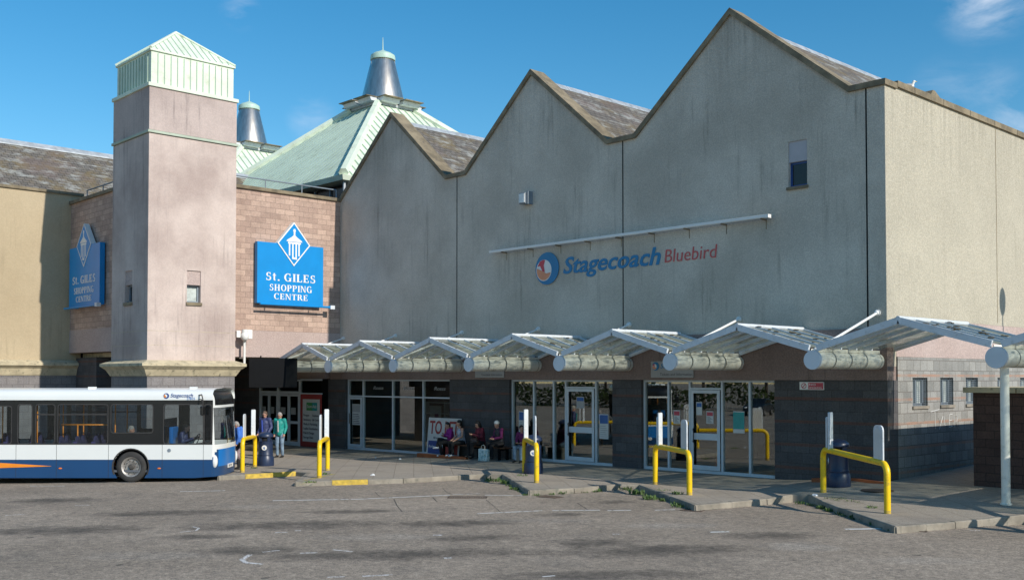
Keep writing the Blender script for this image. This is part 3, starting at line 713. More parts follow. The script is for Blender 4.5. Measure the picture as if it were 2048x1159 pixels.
f3 = shopfront(-21.55, -16.62, [-21.52, -20.55, -19.72, -18.52, -17.54, -16.65], {2: 2.66}); door(f3, -19.66, -18.58, 2.62, 1.2)
# gold lettering on shop 1 glass
def letters(name, parent, xf, body, w, size, mat, shear=0, bold=0, th=.006, align='LEFT', off=None):
    vs, fs = text_geo(body, size, th, bold, shear, 1, align, w); mb = MB(); mb.X = xf; mb.add(vs, fs); mb.X = None
    return mb.build(name, mat, parent)
for x in (-36.4, -34.3, -32.3): letters('window_lettering', f1, FACE_MY(x, GY-.01, 2.5), "Rosss", .72, .2, 'sign_grey', .3)
# posters stuck in the glazing
def poster(fr, x0, x1, z0, z1, mats, kindn='poster'):
    mb = MB(); mb.m = 0; mb.box(x0, x1, GY-.012, GY-.006, z0, z1)
    h = z1-z0; w_ = x1-x0
    if len(mats) > 1: mb.m = 1; mb.box(x0+.02, x1-.02, GY-.015, GY-.0125, z0+h*.62, z1-.03)
    if len(mats) > 2:
        mb.m = 2
        for i in range(6): mb.box(x0+.04, x1-.04-(i % 3)*.04, GY-.015, GY-.0125, z0+h*(.08+.085*i), z0+h*(.105+.085*i))
    mb.build(kindn, mats, fr)
poster(f1, -37.95, -37.35, .95, 1.85, ['offwhite', 'sign_grey', 'print_dark'])
poster(f2, -27.42, -27.1, .95, 1.78, ['offwhite', 'print_blue', 'sign_grey'])
poster(f2, -23.5, -23.1, .95, 1.78, ['offwhite', 'print_blue', 'sign_grey'])
poster(f2, -24.55, -24.2, 1.95, 2.35, ['sign_grey', 'print_blue'])
poster(f3, -20.38, -20.12, 1.55, 1.98, ['offwhite', 'noentry_red', 'print_dark'])
mbp = poster(f3, -18.15, -17.75, 1.35, 2.0, ['offwhite', 'teal_sign'])
poster(f3, -19.12, -18.86, 1.6, 1.98, ['offwhite', 'noentry_red', 'print_dark'])
po = poster(f3, -19.5, -19.28, 1.85, 2.25, ['offwhite', 'print_blue'])
mb = MB(); mb.box(-18.145, -17.755, GY-.02, GY-.016, 1.47, 1.97); mb.build('poster', 'teal_sign', f3)
# loose things inside
def inside_board(x, y, w_, h, z0, label):
    t = thing('display_stand', label, 'display stand', (x, y, 0.02))
    mb = MB(); mb.box(x-w_/2, x+w_/2, y-.02, y+.02, z0, z0+h); mb.build('board', 'sign_grey', t)
    mb = MB(); mb.box(x-.03, x+w_*.3, y-.026, y-.021, z0+h*.2, z0+h*.75); mb.build('picture', 'purple', t)
    for s in (-1, 1):
        mb = MB(); mb.tube([(x+s*w_*.35, y, .02), (x+s*w_*.35, y, z0+.01)], .015, 6); mb.build('leg', 'pipe_grey', t)
inside_board(-34.6, 28.2, .75, 1.35, .45, 'pale display stand with a purple figure behind the shop window')
mb = MB()
for z in (.6, 1.05, 1.5, 1.95): mb.box(-34.4, -30.6, 27.4, 27.7, z, z+.025)
for x in (-34.4, -33.1, -31.9, -30.65): mb.box(x, x+.03, 27.42, 27.68, .02, 2.0)
one('shelf_unit', mb, 'sign_grey', 'empty pale shelf unit behind the leftmost shopfront glass', 'shelf')
mb = MB(); mb.lathe([(0.005, 0), (.16, 0), (.19, .25), (.21, .5), (.2, .5), (.17, .05), (.005, .04)], 16, (-31.75, 26.9, .03)); one('yellow_bucket', mb, 'yellow_sign', 'yellow bucket on the shop floor behind the glass', 'bucket')
t = thing('fire_extinguisher', 'red fire extinguisher standing behind the ticket office door', 'fire extinguisher', (-19.3, 27.1, .02))
mb = MB(); mb.lathe([(.01, 0), (.09, 0), (.095, .03), (.095, .42), (.06, .5), (.02, .52)], 14, (-19.3, 27.1, .02)); mb.build('cylinder', 'extinguisher', t, smooth=True)
mb = MB(); mb.box(-19.33, -19.2, 27.08, 27.12, .54, .6); mb.tube([(-19.3, 27.1, .56), (-19.2, 27.05, .5), (-19.19, 27.04, .3)], .012, 6); mb.build('nozzle', 'black_plastic', t)

# ================================================================ SIGNS ON THE GREY WALL
def circle(cx, cz, r, n=40, a0=0, a1=360): return [(cx+r*math.cos(R(a0+(a1-a0)*i/n)), cz+r*math.sin(R(a0+(a1-a0)*i/n))) for i in range(n+(0 if a1-a0 >= 360 else 1))]
def disc(mb, cx, cz, rx, rz, y0, y1, n=40):
    pts = [(cx+rx*math.cos(2*math.pi*i/n), cz+rz*math.sin(2*math.pi*i/n)) for i in range(n)]; mb.prism(pts, y0, y1, 'Y')
def roundel(parent, xf, s):      # company roundel, radius s, local x right y up
    def P(pts, z0, z1, mat, nm='emblem'):
        mb = MB(); mb.X = xf; mb.prism([(a*s, b*s) for a, b in pts], z0, z1, 'Z'); mb.X = None; return mb.build(nm, mat, parent)
    P(circle(0, 0, 1, 48), 0, .02, 'logo_blue')
    c = (-.26, -.10); r_ = .66
    P(circle(*c, r_, 40), .0205, .026, 'white_paint')
    P(circle(*c, r_*.93, 30, 165, 345)+[(c[0]+.2, c[1]-.2), (c[0]-.2, c[1]+.0)], .0265, .03, 'logo_orange')
    P([(c[0]-.55, c[1]+.25), (c[0]-.35, c[1]+.55), (c[0]-.05, c[1]+.66), (c[0]+.12, c[1]+.62), (c[0]+.0, c[1]+.3), (c[0]+.1, c[1]-.12), (c[0]-.12, c[1]-.05), (c[0]-.32, c[1]+.3)], .0305, .033, 'logo_red')
sg = thing('company_sign', 'blue and red bus company lettering with round emblem on the grey gable wall', 'sign', (-22.3, FY, 6.3))
roundel(sg, FACE_MY(-25.78, FY-.03, 6.84), .57)
letters('lettering', sg, FACE_MY(-25.02, FY-.01, 6.60), 'Stagecoach', 4.28, .80, 'logo_blue', .25, .013, .03)
letters('lettering', sg, FACE_MY(-20.58, FY-.01, 6.63), 'Bluebird', 2.0, .60, 'thin_red', .12, -.004, .02)
# long light bar
t = thing('light_bar', 'long thin white light bar fixed high above the company lettering', 'light', (-22.6, FY, 7.6))
mb = MB(); mb.box(-28.55, -16.72, FY-.30, FY-.16, 7.60, 7.69); mb.build('housing', 'white_paint', t, bevel=.008)
mb = MB(); mb.box(-16.719, -16.6, FY-.31, FY-.15, 7.59, 7.69); mb.build('end_cap', 'white_paint', t)
for i in range(9):
    x = -27.9+i*1.38; mb = MB(); mb.box(x-.02, x+.02, FY-.29, FY-.002, 7.56, 7.598); mb.box(x-.012, x+.012, FY-.006, FY-.001, 7.3, 7.56); mb.build('bracket', 'moss_coping', t)
# floodlight
t = thing('floodlight', 'square grey floodlight fixed on the wall below the middle gable', 'floodlight', (-26.8, FY, 9.0))
mb = MB(); mb.box(-26.95, -26.62, FY-.3, FY-.02, 9.22, 9.62); mb.build('housing', 'pipe_grey', t, bevel=.02)
mb = MB(); mb.box(-26.92, -26.65, FY-.33, FY-.301, 9.26, 9.58); mb.build('lens', 'lens_white', t)
mb = MB(); mb.box(-26.60, -26.54, FY-.25, FY, 9.2, 9.66); mb.build('bracket', 'pipe_grey', t)
# small signs under the canopy
def flat_sign(nm, label, x0, x1, z0, z1, y, mat='sign_grey', cat='sign'):
    t = thing(nm, label, cat, ((x0+x1)/2, y, z0)); mb = MB(); mb.box(x0, x1, y-.03, y, z0, z1); mb.build('panel', mat, t, bevel=.004); return t
t = flat_sign('ticket_office_sign', 'grey ticket office sign half hidden behind a canopy tube', -21.08, -19.42, 3.0, 3.52, FY-.07)
roundel(t, FACE_MY(-20.88, FY-.101, 3.36), .13)
letters('lettering', t, FACE_MY(-20.7, FY-.098, 3.30), 'Stagecoach', 1.1, .2, 'logo_blue', .25, .004)
letters('lettering', t, FACE_MY(-20.72, FY-.098, 3.06), 'Tickets and Information', 1.26, .13, 'print_dark')
t = flat_sign('information_sign', 'small grey travel information sign above the bench', -29.55, -27.95, 3.0, 3.3, FY-.07)
letters('lettering', t, FACE_MY(-29.2, FY-.098, 3.07), 'Timetable Information', 1.15, .12, 'print_dark')
t = flat_sign('no_smoking_sign', 'red and white no smoking sign on the dark stone pier', -15.78, -15.02, 2.66, 2.88, FY-.025, 'white_paint')
mb = MB(); mb.box(-15.5, -15.04, FY-.058, FY-.0555, 2.68, 2.86); mb.build('red_panel', 'noentry_red', t)
letters('lettering', t, FACE_MY(-15.47, FY-.058, 2.78), 'NO', .2, .08, 'white_paint'); letters('lettering', t, FACE_MY(-15.47, FY-.058, 2.70), 'SMOKING', .38, .06, 'white_paint')
mb = MB(); mb.X = FACE_MY(-15.64, FY-.056, 2.77); [mb.prism(q, 0, .002, 'Z') for q in ring(0, 0, .08, .08, 0, 360, .018, .018, 20)]; mb.prism([(-.06, -.045), (-.045, -.06), (.06, .045), (.045, .06)], 0, .0031, 'Z'); mb.X = None; mb.build('symbol', 'noentry_red', t)
# chalk graffiti on side wall
mb = MB()
def stroke(pts): mb.tube([(XR+.026, a, b) for a, b in pts], .012, 4)
gx = 28.55; gzv = 1.68
for st in ([(0, .36), (.55, .42)], [(.27, .38), (.3, -.12)], [(.5, .2), (.62, 0), (.78, .22)], [(.62, 0), (.56, -.14)], [(.85, .22), (.86, -.05), (.98, -.04)], [(1.2, .25), (1.18, -.1)], [(1.18, .25), (1.4, .27)], [(1.18, .08), (1.36, .1)], [(1.18, -.1), (1.4, -.08)], [(1.55, -.12), (1.55, .22), (1.75, .2), (1.7, .06), (1.56, .05), (1.8, -.14)]):
    stroke([(gx+a, gzv+b) for a, b in st])
one('graffiti', mb, 'offwhite', 'white scrawled graffiti tag on the sunlit block wall', 'graffiti')

# ================================================================ CANOPY
TX = [-38.42, -34.63, -30.41, -26.24, -22.05, -17.82, -13.45, -9.07, -4.8, -.5]
Y0, Y1 = 22.8, FY-.07
cp = thing('glazed_canopy', 'white zigzag glass canopy on fat white tubes along the shopfronts', 'canopy', (-22, 24.4, 3.2))
for i, x in enumerate(TX):
    y1 = Y1 if x > -14 or True else Y1
    if x > -13: y1 = 26.6
    mb = MB(); mb.tube([(x, Y0+.05, 3.43), (x, y1, 3.43)], .215, 28); tb = mb.build('tube', 'tube_white', cp, smooth=True)
    mb = MB(); mb.tube([(x, Y0-.02, 3.43), (x, Y0+.07, 3.43)], .235, 32); mb.build('end_cap', 'frame_white', tb, smooth=True, bevel=.006)
    for yy in (23.55, 24.35, 25.15, 25.9):  # thin dark rings paint the glazing bars' shadows and grime onto the tube
        mb = MB(); mb.tube([(x, yy-.012, 3.43), (x, yy+.012, 3.43)], .2165, 28, False); mb.build('shadow_band', 'moss_coping', tb, smooth=True)
    mb = MB(); mb.box(x-.1, x+.1, Y0+.1, y1-.02, 3.63, 3.66); mb.box(x-.1, x-.085, Y0+.1, y1-.02, 3.66, 3.71); mb.box(x+.085, x+.1, Y0+.1, y1-.02, 3.66, 3.71); mb.build('gutter', 'tube_white', cp)
rnd = random.Random(5)
for i in range(len(TX)-1):
    a, b = TX[i], TX[i+1]; m = (a+b)/2; zt, zb = 4.33, 3.74; y1 = Y1-.01 if b < -13 else 26.55
    fmb = MB(); panes = []
    for (xa, xb) in ((a+.1, m), (b-.1, m)):
        d = Vector((xb-xa, 0, zt-zb)); L = d.length; d.normalize(); nn = Vector((-d.z, 0, d.x)); 
        if nn.z < 0: nn = -nn
        def bar(y, w_, h, lo=0.0, mbx=fmb):
            p = Vector((xa, y, zb)); q = Vector((xb, y, zt))
            c8 = []
            for e in (p, q):
                for (yy, hh) in ((-w_/2, lo), (w_/2, lo), (w_/2, h), (-w_/2, h)): c8.append(e+Vector((0, yy, 0))+nn*hh)
            mbx.add(c8, [(0, 1, 2, 3), (7, 6, 5, 4), (0, 4, 5, 1), (1, 5, 6, 2), (2, 6, 7, 3), (3, 7, 4, 0)])
        bar(Y0+.03, .07, .06, -.10)
        for yy in (23.6, 24.38, 25.16): bar(yy, .05, .045, -.05)
        bar(y1-.04, .06, .05, -.09)
    fmb.tube([(m, Y0-.01, zt+.03), (m, y1-.02, zt+.03)], .055, 10); fmb.m = 1
    for (xa, xb) in ((a+.1, m), (b-.1, m)):
        mb = MB(); mb.add([(xa, Y0+.08, zb), (xb, Y0+.08, zt), (xb, y1-.08, zt), (xa, y1-.08, zb)], [(0, 1, 2, 3)]); panes.append(mb.build('glass_pane', 'roof_glass', cp))
    for (xa, xb) in ((a+.1, m), (b-.1, m)):
        for yy in (Y0+.05, 23.6, 24.38, 25.16):
            for _ in range(5):
                t_ = rnd.uniform(.1, .95); ln = rnd.uniform(.04, .12); p = Vector((xa+(xb-xa)*t_, yy, zb+(zt-zb)*t_+.05)); dd = Vector((xb-xa, 0, zt-zb)).normalized()
                fmb.ell(p, (ln, rnd.uniform(.03, .045), .02), 6, 4)
    fr = fmb.build('roof_frame', ['white_metal', 'moss'], cp)
    for g_ in panes: g_.parent = fr
    
for x in TX[:7]:
    mb = MB(); mb.tube([(x, 22.98, 3.68), (x, FY-.03, 4.72)], .035, 8); mb.ell((x, FY-.06, 4.72), (.07, .06, .07), 8, 6); mb.tube([(x, FY-.03, 4.72), (x, FY+.01, 4.72)], .09, 10); mb.ell((x, 22.98, 3.69), (.08, .07, .05), 8, 6); mb.build('tie_rod', 'white_paint', cp, smooth=True)
for x in TX[7:9]:
    zb = gz(x, 23.3); mb = MB(); mb.tube([(x-.03, 23.3, zb-.02), (x-.03, 23.3, 3.25)], .092, 20); mb.tube([(x-.03, 23.3, zb), (x-.03, 23.3, zb+.03)], .12, 20); mb.build('pole', 'tube_white', cp, smooth=True)

# ================================================================ SHOPPING CENTRE (brick, beige wing) AND TOWER
SC = thing('shopping_centre', 'pink brick shopping centre with beige rendered wing and undercroft entrance', 'building', (-43, 17.7, -.1))
mb = MB(); mb.box(-39.2, -38.7, 19.5, FY-.003, 4.95, 10.78); mb.box(-47.7, -39.2, 17.7, 18.2, 5.1, 10.78); mb.build('brick_wall', 'brick', SC)
mb = MB(); mb.box(-39.2, -38.685, 19.5, FY-.003, 3.85, 4.948); mb.box(-47.7, -39.2, 17.685, 18.2, 4.1, 5.098); mb.build('render_band', 'pink_render', SC)
mb = MB(); mb.box(-39.22, -38.60, 19.5, FY-.003, 10.782, 10.92); mb.box(-47.7, -39.22, 17.6, 18.22, 10.782, 10.92); mb.build('coping', 'moss_coping', SC)
mb = MB(); mb.box(-49.0, -47.7, 11.5, 18.2, 3.5, 11.22); mb.build('rendered_wall', 'beige_render', SC)
mb = MB(); mb.box(-49.0, -47.72, 11.52, 18.2, -.4, 3.1); mb.build('base_wall', 'base_block', SC)
def cornice(mb, x, y0, y1, z0, z1, out):   # runs along Y, facing +X
    pr = [(x-.3, z0), (x+.02, z0), (x+.05, z0+.06), (x+out*.45, z0+(z1-z0)*.45), (x+out*.9, z0+(z1-z0)*.62), (x+out, z0+(z1-z0)*.64), (x+out, z0+(z1-z0)*.8), (x+.02, z1), (x-.3, z1)]
    mb.prism(pr, y0, y1, 'Y')
mb = MB(); cornice(mb, -47.7, 11.48, 18.0, 3.1, 3.78, .32); mb.build('cornice', 'cornice_stone', SC)
mb = MB(); mb.box(-49.1, -47.62, 11.4, 18.25, 11.222, 11.34); mb.build('coping', 'moss_coping', SC)
mb = MB(); mb.add([(-48.9, 11.5, 11.0), (-48.9, 60, 11.0), (-53.8, 60, 14.5), (-53.8, 11.5, 14.5), (-58.7, 60, 11.0), (-58.7, 11.5, 11.0)], [(0, 1, 2, 3), (3, 2, 4, 5), (0, 3, 5)]); mb.build('slate_roof', 'slate', SC)
mb = MB(); mb.prism([(-54.05, 14.36), (-53.8, 14.58), (-53.55, 14.36), (-53.55, 14.42), (-53.8, 14.66), (-54.05, 14.42)], 11.5, 60, 'Y'); mb.build('ridge_flashing', 'lead', SC)
mb = MB(); mb.box(-48.9, -39.2, 18.2, 60, 10.3, 10.5); mb.box(-47.7, -38.72, 26.4, 60, -.2, 10.3); mb.box(-49, -47.72, 18.2, 60, -.2, 11.0); mb.box(-58.6, -49, 11.6, 12, -.2, 11.0); mb.box(-58.6, -58.3, 12, 60, -.2, 11.0); mb.build('flat_roof', 'dark_void', SC)
# undercroft
mb = MB(); mb.box(-47.69, -39.21, 18.3, 26.39, 3.9, 4.08); mb.build('soffit', 'cornice_stone', SC)
mb = MB(); mb.box(-47.69, -45.4, 18.0, 20.5, -.3, 3.88); mb.build('undercroft_pier', 'dark_block', SC)
mb = MB(); mb.box(-47.69, -44.9, 25.7, 26.3, -.3, 3.88); mb.build('undercroft_pier', 'dark_block', SC)
mb = MB(); mb.box(-44.9, -39.62, 25.95, 26.35, 2.95, 3.88); mb.build('head_panel', 'pink_render', SC)
# entrance doors facing -Y at Y=25.7
EY = 25.75; gE = -.14
ent = MB()
for x in (-44.9, -43.27, -41.36): ent.box(x-.06, x+.06, EY-.06, EY+.06, gE, 2.92)
for a, b in ((-44.84, -43.33), (-43.21, -41.42)): ent.box(a, b, EY-.05, EY+.05, 2.25, 2.37); ent.box(a, b, EY-.05, EY+.05, 2.84, 2.92)
ent = ent.build('entrance_screen', 'frame_white', SC, bevel=.006)
for a, b in ((-44.84, -44.1), (-44.07, -43.34), (-43.2, -42.33), (-42.3, -41.43)):
    mb = MB(); mb.box(a, a+.08, EY-.04, EY+.02, gE+.02, 2.24); mb.box(b-.08, b, EY-.04, EY+.02, gE+.02, 2.24); mb.box(a+.08, b-.08, EY-.04, EY+.02, 2.14, 2.24); mb.box(a+.08, b-.08, EY-.04, EY+.02, gE+.02, gE+.2); mb.box(a+.08, b-.08, EY-.04, EY+.02, .88, 1.0); d = mb.build('door', 'frame_white', ent)
    mb = MB(); mb.box(a+.08, b-.08, EY-.012, EY-.006, gE+.2, 2.14); mb.build('pane', 'shop_glass', d)
    mb = MB(); mb.box(a+.15, b-.3, EY-.02, EY-.014, 1.3, 1.62); mb.build('notice', 'sign_grey', d)
mb = MB(); mb.box(-44.84, -41.42, EY-.01, EY+.01, 2.38, 2.83); mb.build('pane', 'shop_glass', ent)
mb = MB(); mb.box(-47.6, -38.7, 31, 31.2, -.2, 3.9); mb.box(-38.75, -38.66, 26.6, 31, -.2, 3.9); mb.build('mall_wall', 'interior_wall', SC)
mb = MB(); mb.box(-43.15, -42.6, 26.6, 26.63, 1.4, 2.1); mb.build('hanging_banner', 'sign_blue', SC)
# panel and poster board right of doors
mb = MB(); mb.box(-41.29, -39.62, EY-.05, EY+.05, 2.25, 2.31); mb.box(-41.29, -39.62, EY-.05, EY+.05, 2.86, 2.94); mb.build('transom', 'frame_white', SC)
mb = MB(); mb.box(-41.28, -39.62, EY-.01, EY+.01, 2.31, 2.86); mb.build('pane', 'shop_glass', SC)
pb = thing('poster_board', 'large red bordered price poster board beside the entrance doors', 'poster board', (-40.4, EY, gE))
mb = MB(); mb.box(-41.26, -39.64, EY-.06, EY+.04, gE+.03, 2.245); mb.build('red_border', 'red_sign', pb)
mb = MB(); mb.box(-41.05, -39.66, EY-.07, EY-.061, .12, 2.03); mb.build('white_panel', 'offwhite', pb)
mb = MB(); mb.box(-40.72, -40.25, EY-.08, EY-.071, 1.52, 1.88); mb.build('green_logo', 'green_logo', pb)
mb = MB(); mb.box(-40.25, -39.86, EY-.08, EY-.071, 1.52, 1.88); mb.build('teal_logo', 'teal_sign', pb)
letters('lettering', pb, FACE_MY(-40.66, EY-.082, 1.64), 'Scot-Ads', .76, .2, 'offwhite', 0, .003)
for i, (a, b) in enumerate((('Paragon', 'Telephone'), ('Stationery', 'Gift Cards'), ('Media & Marketing', ''), ('Leaflet Distribution', ''), ('Print & Design', ''), ('Storage Units', ''))):
    letters('lettering', pb, FACE_MY(-40.98, EY-.074, 1.26-.2*i), a, None, .15, 'print_dark')
    if b: letters('lettering', pb, FACE_MY(-40.28, EY-.074, 1.26-.2*i), b, None, .13, 'print_dark')
# railings on the parapets
def railing(label, pts, z0, h, mat='pipe_grey'):
    a = Vector(pts[0]); b = Vector(pts[-1]); L = (b-a).length; n_ = max(2, round(L/2.1)); t = thing('guard_rail', label, 'railing', (a.x, a.y, z0))
    mb = MB(); mb.tube([(a.x, a.y, z0+h), (b.x, b.y, z0+h)], .03, 8); mb.build('rail', mat, t)
    for i in range(n_+1):
        p = a.lerp(b, i/n_); mb = MB(); mb.tube([(p.x, p.y, z0), (p.x, p.y, z0+h-.01)], .025, 8); mb.build('post', mat, t)
railing('grey pipe railing on the brick parapet between tower and grey gables', [(-38.9, 20.7, 0), (-38.9, 26.0, 0)], 10.9, .42)
railing('grey pipe railing on the brick parapet left of the tower', [(-46.5, 17.95, 0), (-41.2, 17.95, 0)], 10.9, .40)

# ---- tower
TW = thing('stair_tower', 'square pink rendered tower with pale green metal cap', 'tower', (-39.35, 18.65, -.1))
tx0, tx1, ty0, ty1 = -41.0, -37.7, 16.84, 20.46
wz0, wz1 = 5.9, 7.13
wy = (18.40, 18.97); wx = (-39.76, -39.08)
# walls with window recesses
vs, fs = curve_fill([(ty0, 3.6), (ty1, 3.6), (ty1, 12.2), (ty0, 12.2)], [[(wy[0], wz0), (wy[1], wz0), (wy[1], wz1), (wy[0], wz1)]], .3)
mb = MB(); mb.X = plane_X((tx1-.15, 0, 0), (0, 1, 0), (0, 0, 1)); mb.add(vs, fs)
vs, fs = curve_fill([(tx0, 3.6), (tx1-.302, 3.6), (tx1-.302, 12.2), (tx0, 12.2)], [[(wx[0], wz0), (wx[1], wz0), (wx[1], wz1), (wx[0], wz1)]], .3)
mb.X = plane_X((0, ty0+.152, 0), (1, 0, 0), (0, 0, 1)); mb.add(vs, fs); mb.X = None
mb.box(tx0, tx1-.302, ty1-.3, ty1, 3.6, 12.2); mb.box(tx0, tx0+.3, ty0+.304, ty1-.302, 3.6, 12.2)
mb.build('wall', 'tower_render', TW)
mb = MB(); mb.box(tx0, tx1+.0, ty0, ty1, 12.34, 13.98); mb.build('upper_wall', 'tower_upper', TW)
mb = MB(); mb.box(tx0-.06, tx1+.06, ty0-.06, ty1+.06, 12.222, 12.32); mb.build('band', 'band_green', TW, bevel=.01)
mb = MB()
for z in (4.76, 4.22): mb.box(tx1-.002, tx1+.004, ty0, ty1, z, z+.012); mb.box(tx0, tx1, ty0-.004, ty0+.002, z, z+.012)
mb.build('groove', 'cornice_stone', TW)
for face in (0, 1):
    mb = MB(); 
    if face == 0: mb.box(tx1-.22, tx1-.05, wy[0], wy[1], 6.58, wz1)
    else: mb.box(wx[0], wx[1], ty0+.05, ty0+.22, 6.58, wz1)
    mb.build('blank_panel', 'pink_render', TW)
    mb = MB()
    if face == 0: 
        a, b = wy; X0, X1 = tx1-.24, tx1-.18; mb.box(X0, X1, a, a+.06, wz0, 6.578); mb.box(X0, X1, b-.06, b, wz0, 6.578); mb.box(X0, X1, a+.06, b-.06, wz0, wz0+.06); mb.box(X0, X1, a+.06, b-.06, 6.52, 6.578)
    else:
        a, b = wx; Y0_, Y1_ = ty0+.18, ty0+.24; mb.box(a, a+.06, Y0_, Y1_, wz0, 6.578); mb.box(b-.06, b, Y0_, Y1_, wz0, 6.578); mb.box(a+.06, b-.06, Y0_, Y1_, wz0, wz0+.06); mb.box(a+.06, b-.06, Y0_, Y1_, 6.52, 6.578)
    wf = mb.build('window', 'pipe_grey', TW)
    mb = MB()
    if face == 0: mb.box(tx1-.26, tx1-.25, wy[0], wy[1], wz0, 6.578)
    else: mb.box(wx[0], wx[1], ty0+.25, ty0+.26, wz0, 6.578)
    mb.build('pane', 'window_paper' if face == 0 else 'bus_black', wf)
    mb = MB()
    if face == 0: mb.box(tx1-.17, tx1+.06, wy[0]-.04, wy[1]+.04, wz0-.12, wz0-.002)
    else: mb.box(wx[0]-.04, wx[1]+.04, ty0-.06, ty0+.17, wz0-.12, wz0-.002)
    mb.build('sill', 'moss_coping', wf)
def ring_cornice(mb, x0, x1, y0, y1, prof):    # prof list (out, z), outward loop around rectangle
    n_ = len(prof); vs = []
    for o_, z in prof: vs += [(x0-o_, y0-o_, z), (x1+o_, y0-o_, z), (x1+o_, y1+o_, z), (x0-o_, y1+o_, z)]
    mb.add(vs, [(i*4+j, i*4+(j+1) % 4, (i+1)*4+(j+1) % 4, (i+1)*4+j) for i in range(n_-1) for j in range(4)]+[(0, 3, 2, 1), tuple((n_-1)*4+j for j in range(4))])
mb = MB(); ring_cornice(mb, tx0, tx1, ty0, ty1, [(-.01, 3.06), (.03, 3.06), (.06, 3.12), (.16, 3.3), (.30, 3.42), (.33, 3.44), (.33, 3.54), (.02, 3.66)]); mb.build('cornice', 'cornice_stone', TW)
mb = MB(); mb.box(tx0+.01, tx1-.01, ty0+.01, ty1-.01, -.4, 3.06); mb.build('base', 'base_block', TW)
# cap
cx0, cx1, cy0, cy1 = tx0+.1, tx1-.1, ty0+.1, ty1-.1
mb = MB(); mb.box(tx0-.06, tx1+.06, ty0-.06, ty1+.06, 13.982, 14.12); mb.build('cap_base', 'copper_green', TW, bevel=.01)
mb = MB(); mb.box(cx0, cx1, cy0, cy1, 14.12, 15.36); cpw = mb.build('cap_wall', 'copper_green', TW)
mb = MB()
for i in range(1, 13):
    y = cy0+(cy1-cy0)*i/13; mb.box(cx1, cx1+.035, y-.013, y+.013, 14.125, 15.30)
for i in range(1, 12):
    x = cx0+(cx1-cx0)*i/12; mb.box(x-.013, x+.013, cy0-.035, cy0, 14.125, 15.30)
mb.build('seam', 'copper_seam', cpw)
mb = MB(); mb.box(cx0-.06, cx1+.06, cy0-.06, cy1+.06, 15.362, 15.44); mb.build('cap_trim', 'copper_green', TW, bevel=.01)
ax, ay, azp = (cx0+cx1)/2, (cy0+cy1)/2, 16.78
ex0, ex1, ey0, ey1 = cx0-.05, cx1+.05, cy0-.05, cy1+.05
mb = MB(); mb.add([(ex0, ey0, 15.44), (ex1, ey0, 15.44), (ex1, ey1, 15.44), (ex0, ey1, 15.44), (ax, ay, azp)], [(0, 1, 4), (1, 2, 4), (2, 3, 4), (3, 0, 4), (3, 2, 1, 0)]); rf = mb.build('roof', 'copper_green', TW)
def seams(mb, corners, apex, n_, r=.02, along=None, t0=.05, lift=.02):
    # standing seams on triangular face: parallel lines going up slope
    a, b, c = [Vector(p) for p in (*corners, apex)]; m = (a+b)/2; upv = (c-m); nrm = (b-a).cross(c-a).normalized()
    if nrm.z < 0: nrm = -nrm
    for i in range(1, n_):
        t_ = i/n_; p = a.lerp(b, t_); k_ = 1-abs(2*t_-1)
        q = p+upv*k_; p = p+upv*k_*t0*0
        mb.tube([p+nrm*lift*.4, q+nrm*lift*.4], r, 4)
mb = MB(); seams(mb, ((ex1, ey0, 15.44), (ex1, ey1, 15.44)), (ax, ay, azp), 13); seams(mb, ((ex0, ey0, 15.44), (ex1, ey0, 15.44)), (ax, ay, azp), 12); mb.build('seam', 'copper_seam', rf)
mb = MB()
for c_ in ((ex1, ey0), (ex0, ey0), (ex1, ey1)): mb.tube([(c_[0], c_[1], 15.46), (ax, ay, azp+.02)], .06, 6)
mb.build('hip_flashing', 'copper_green', rf)

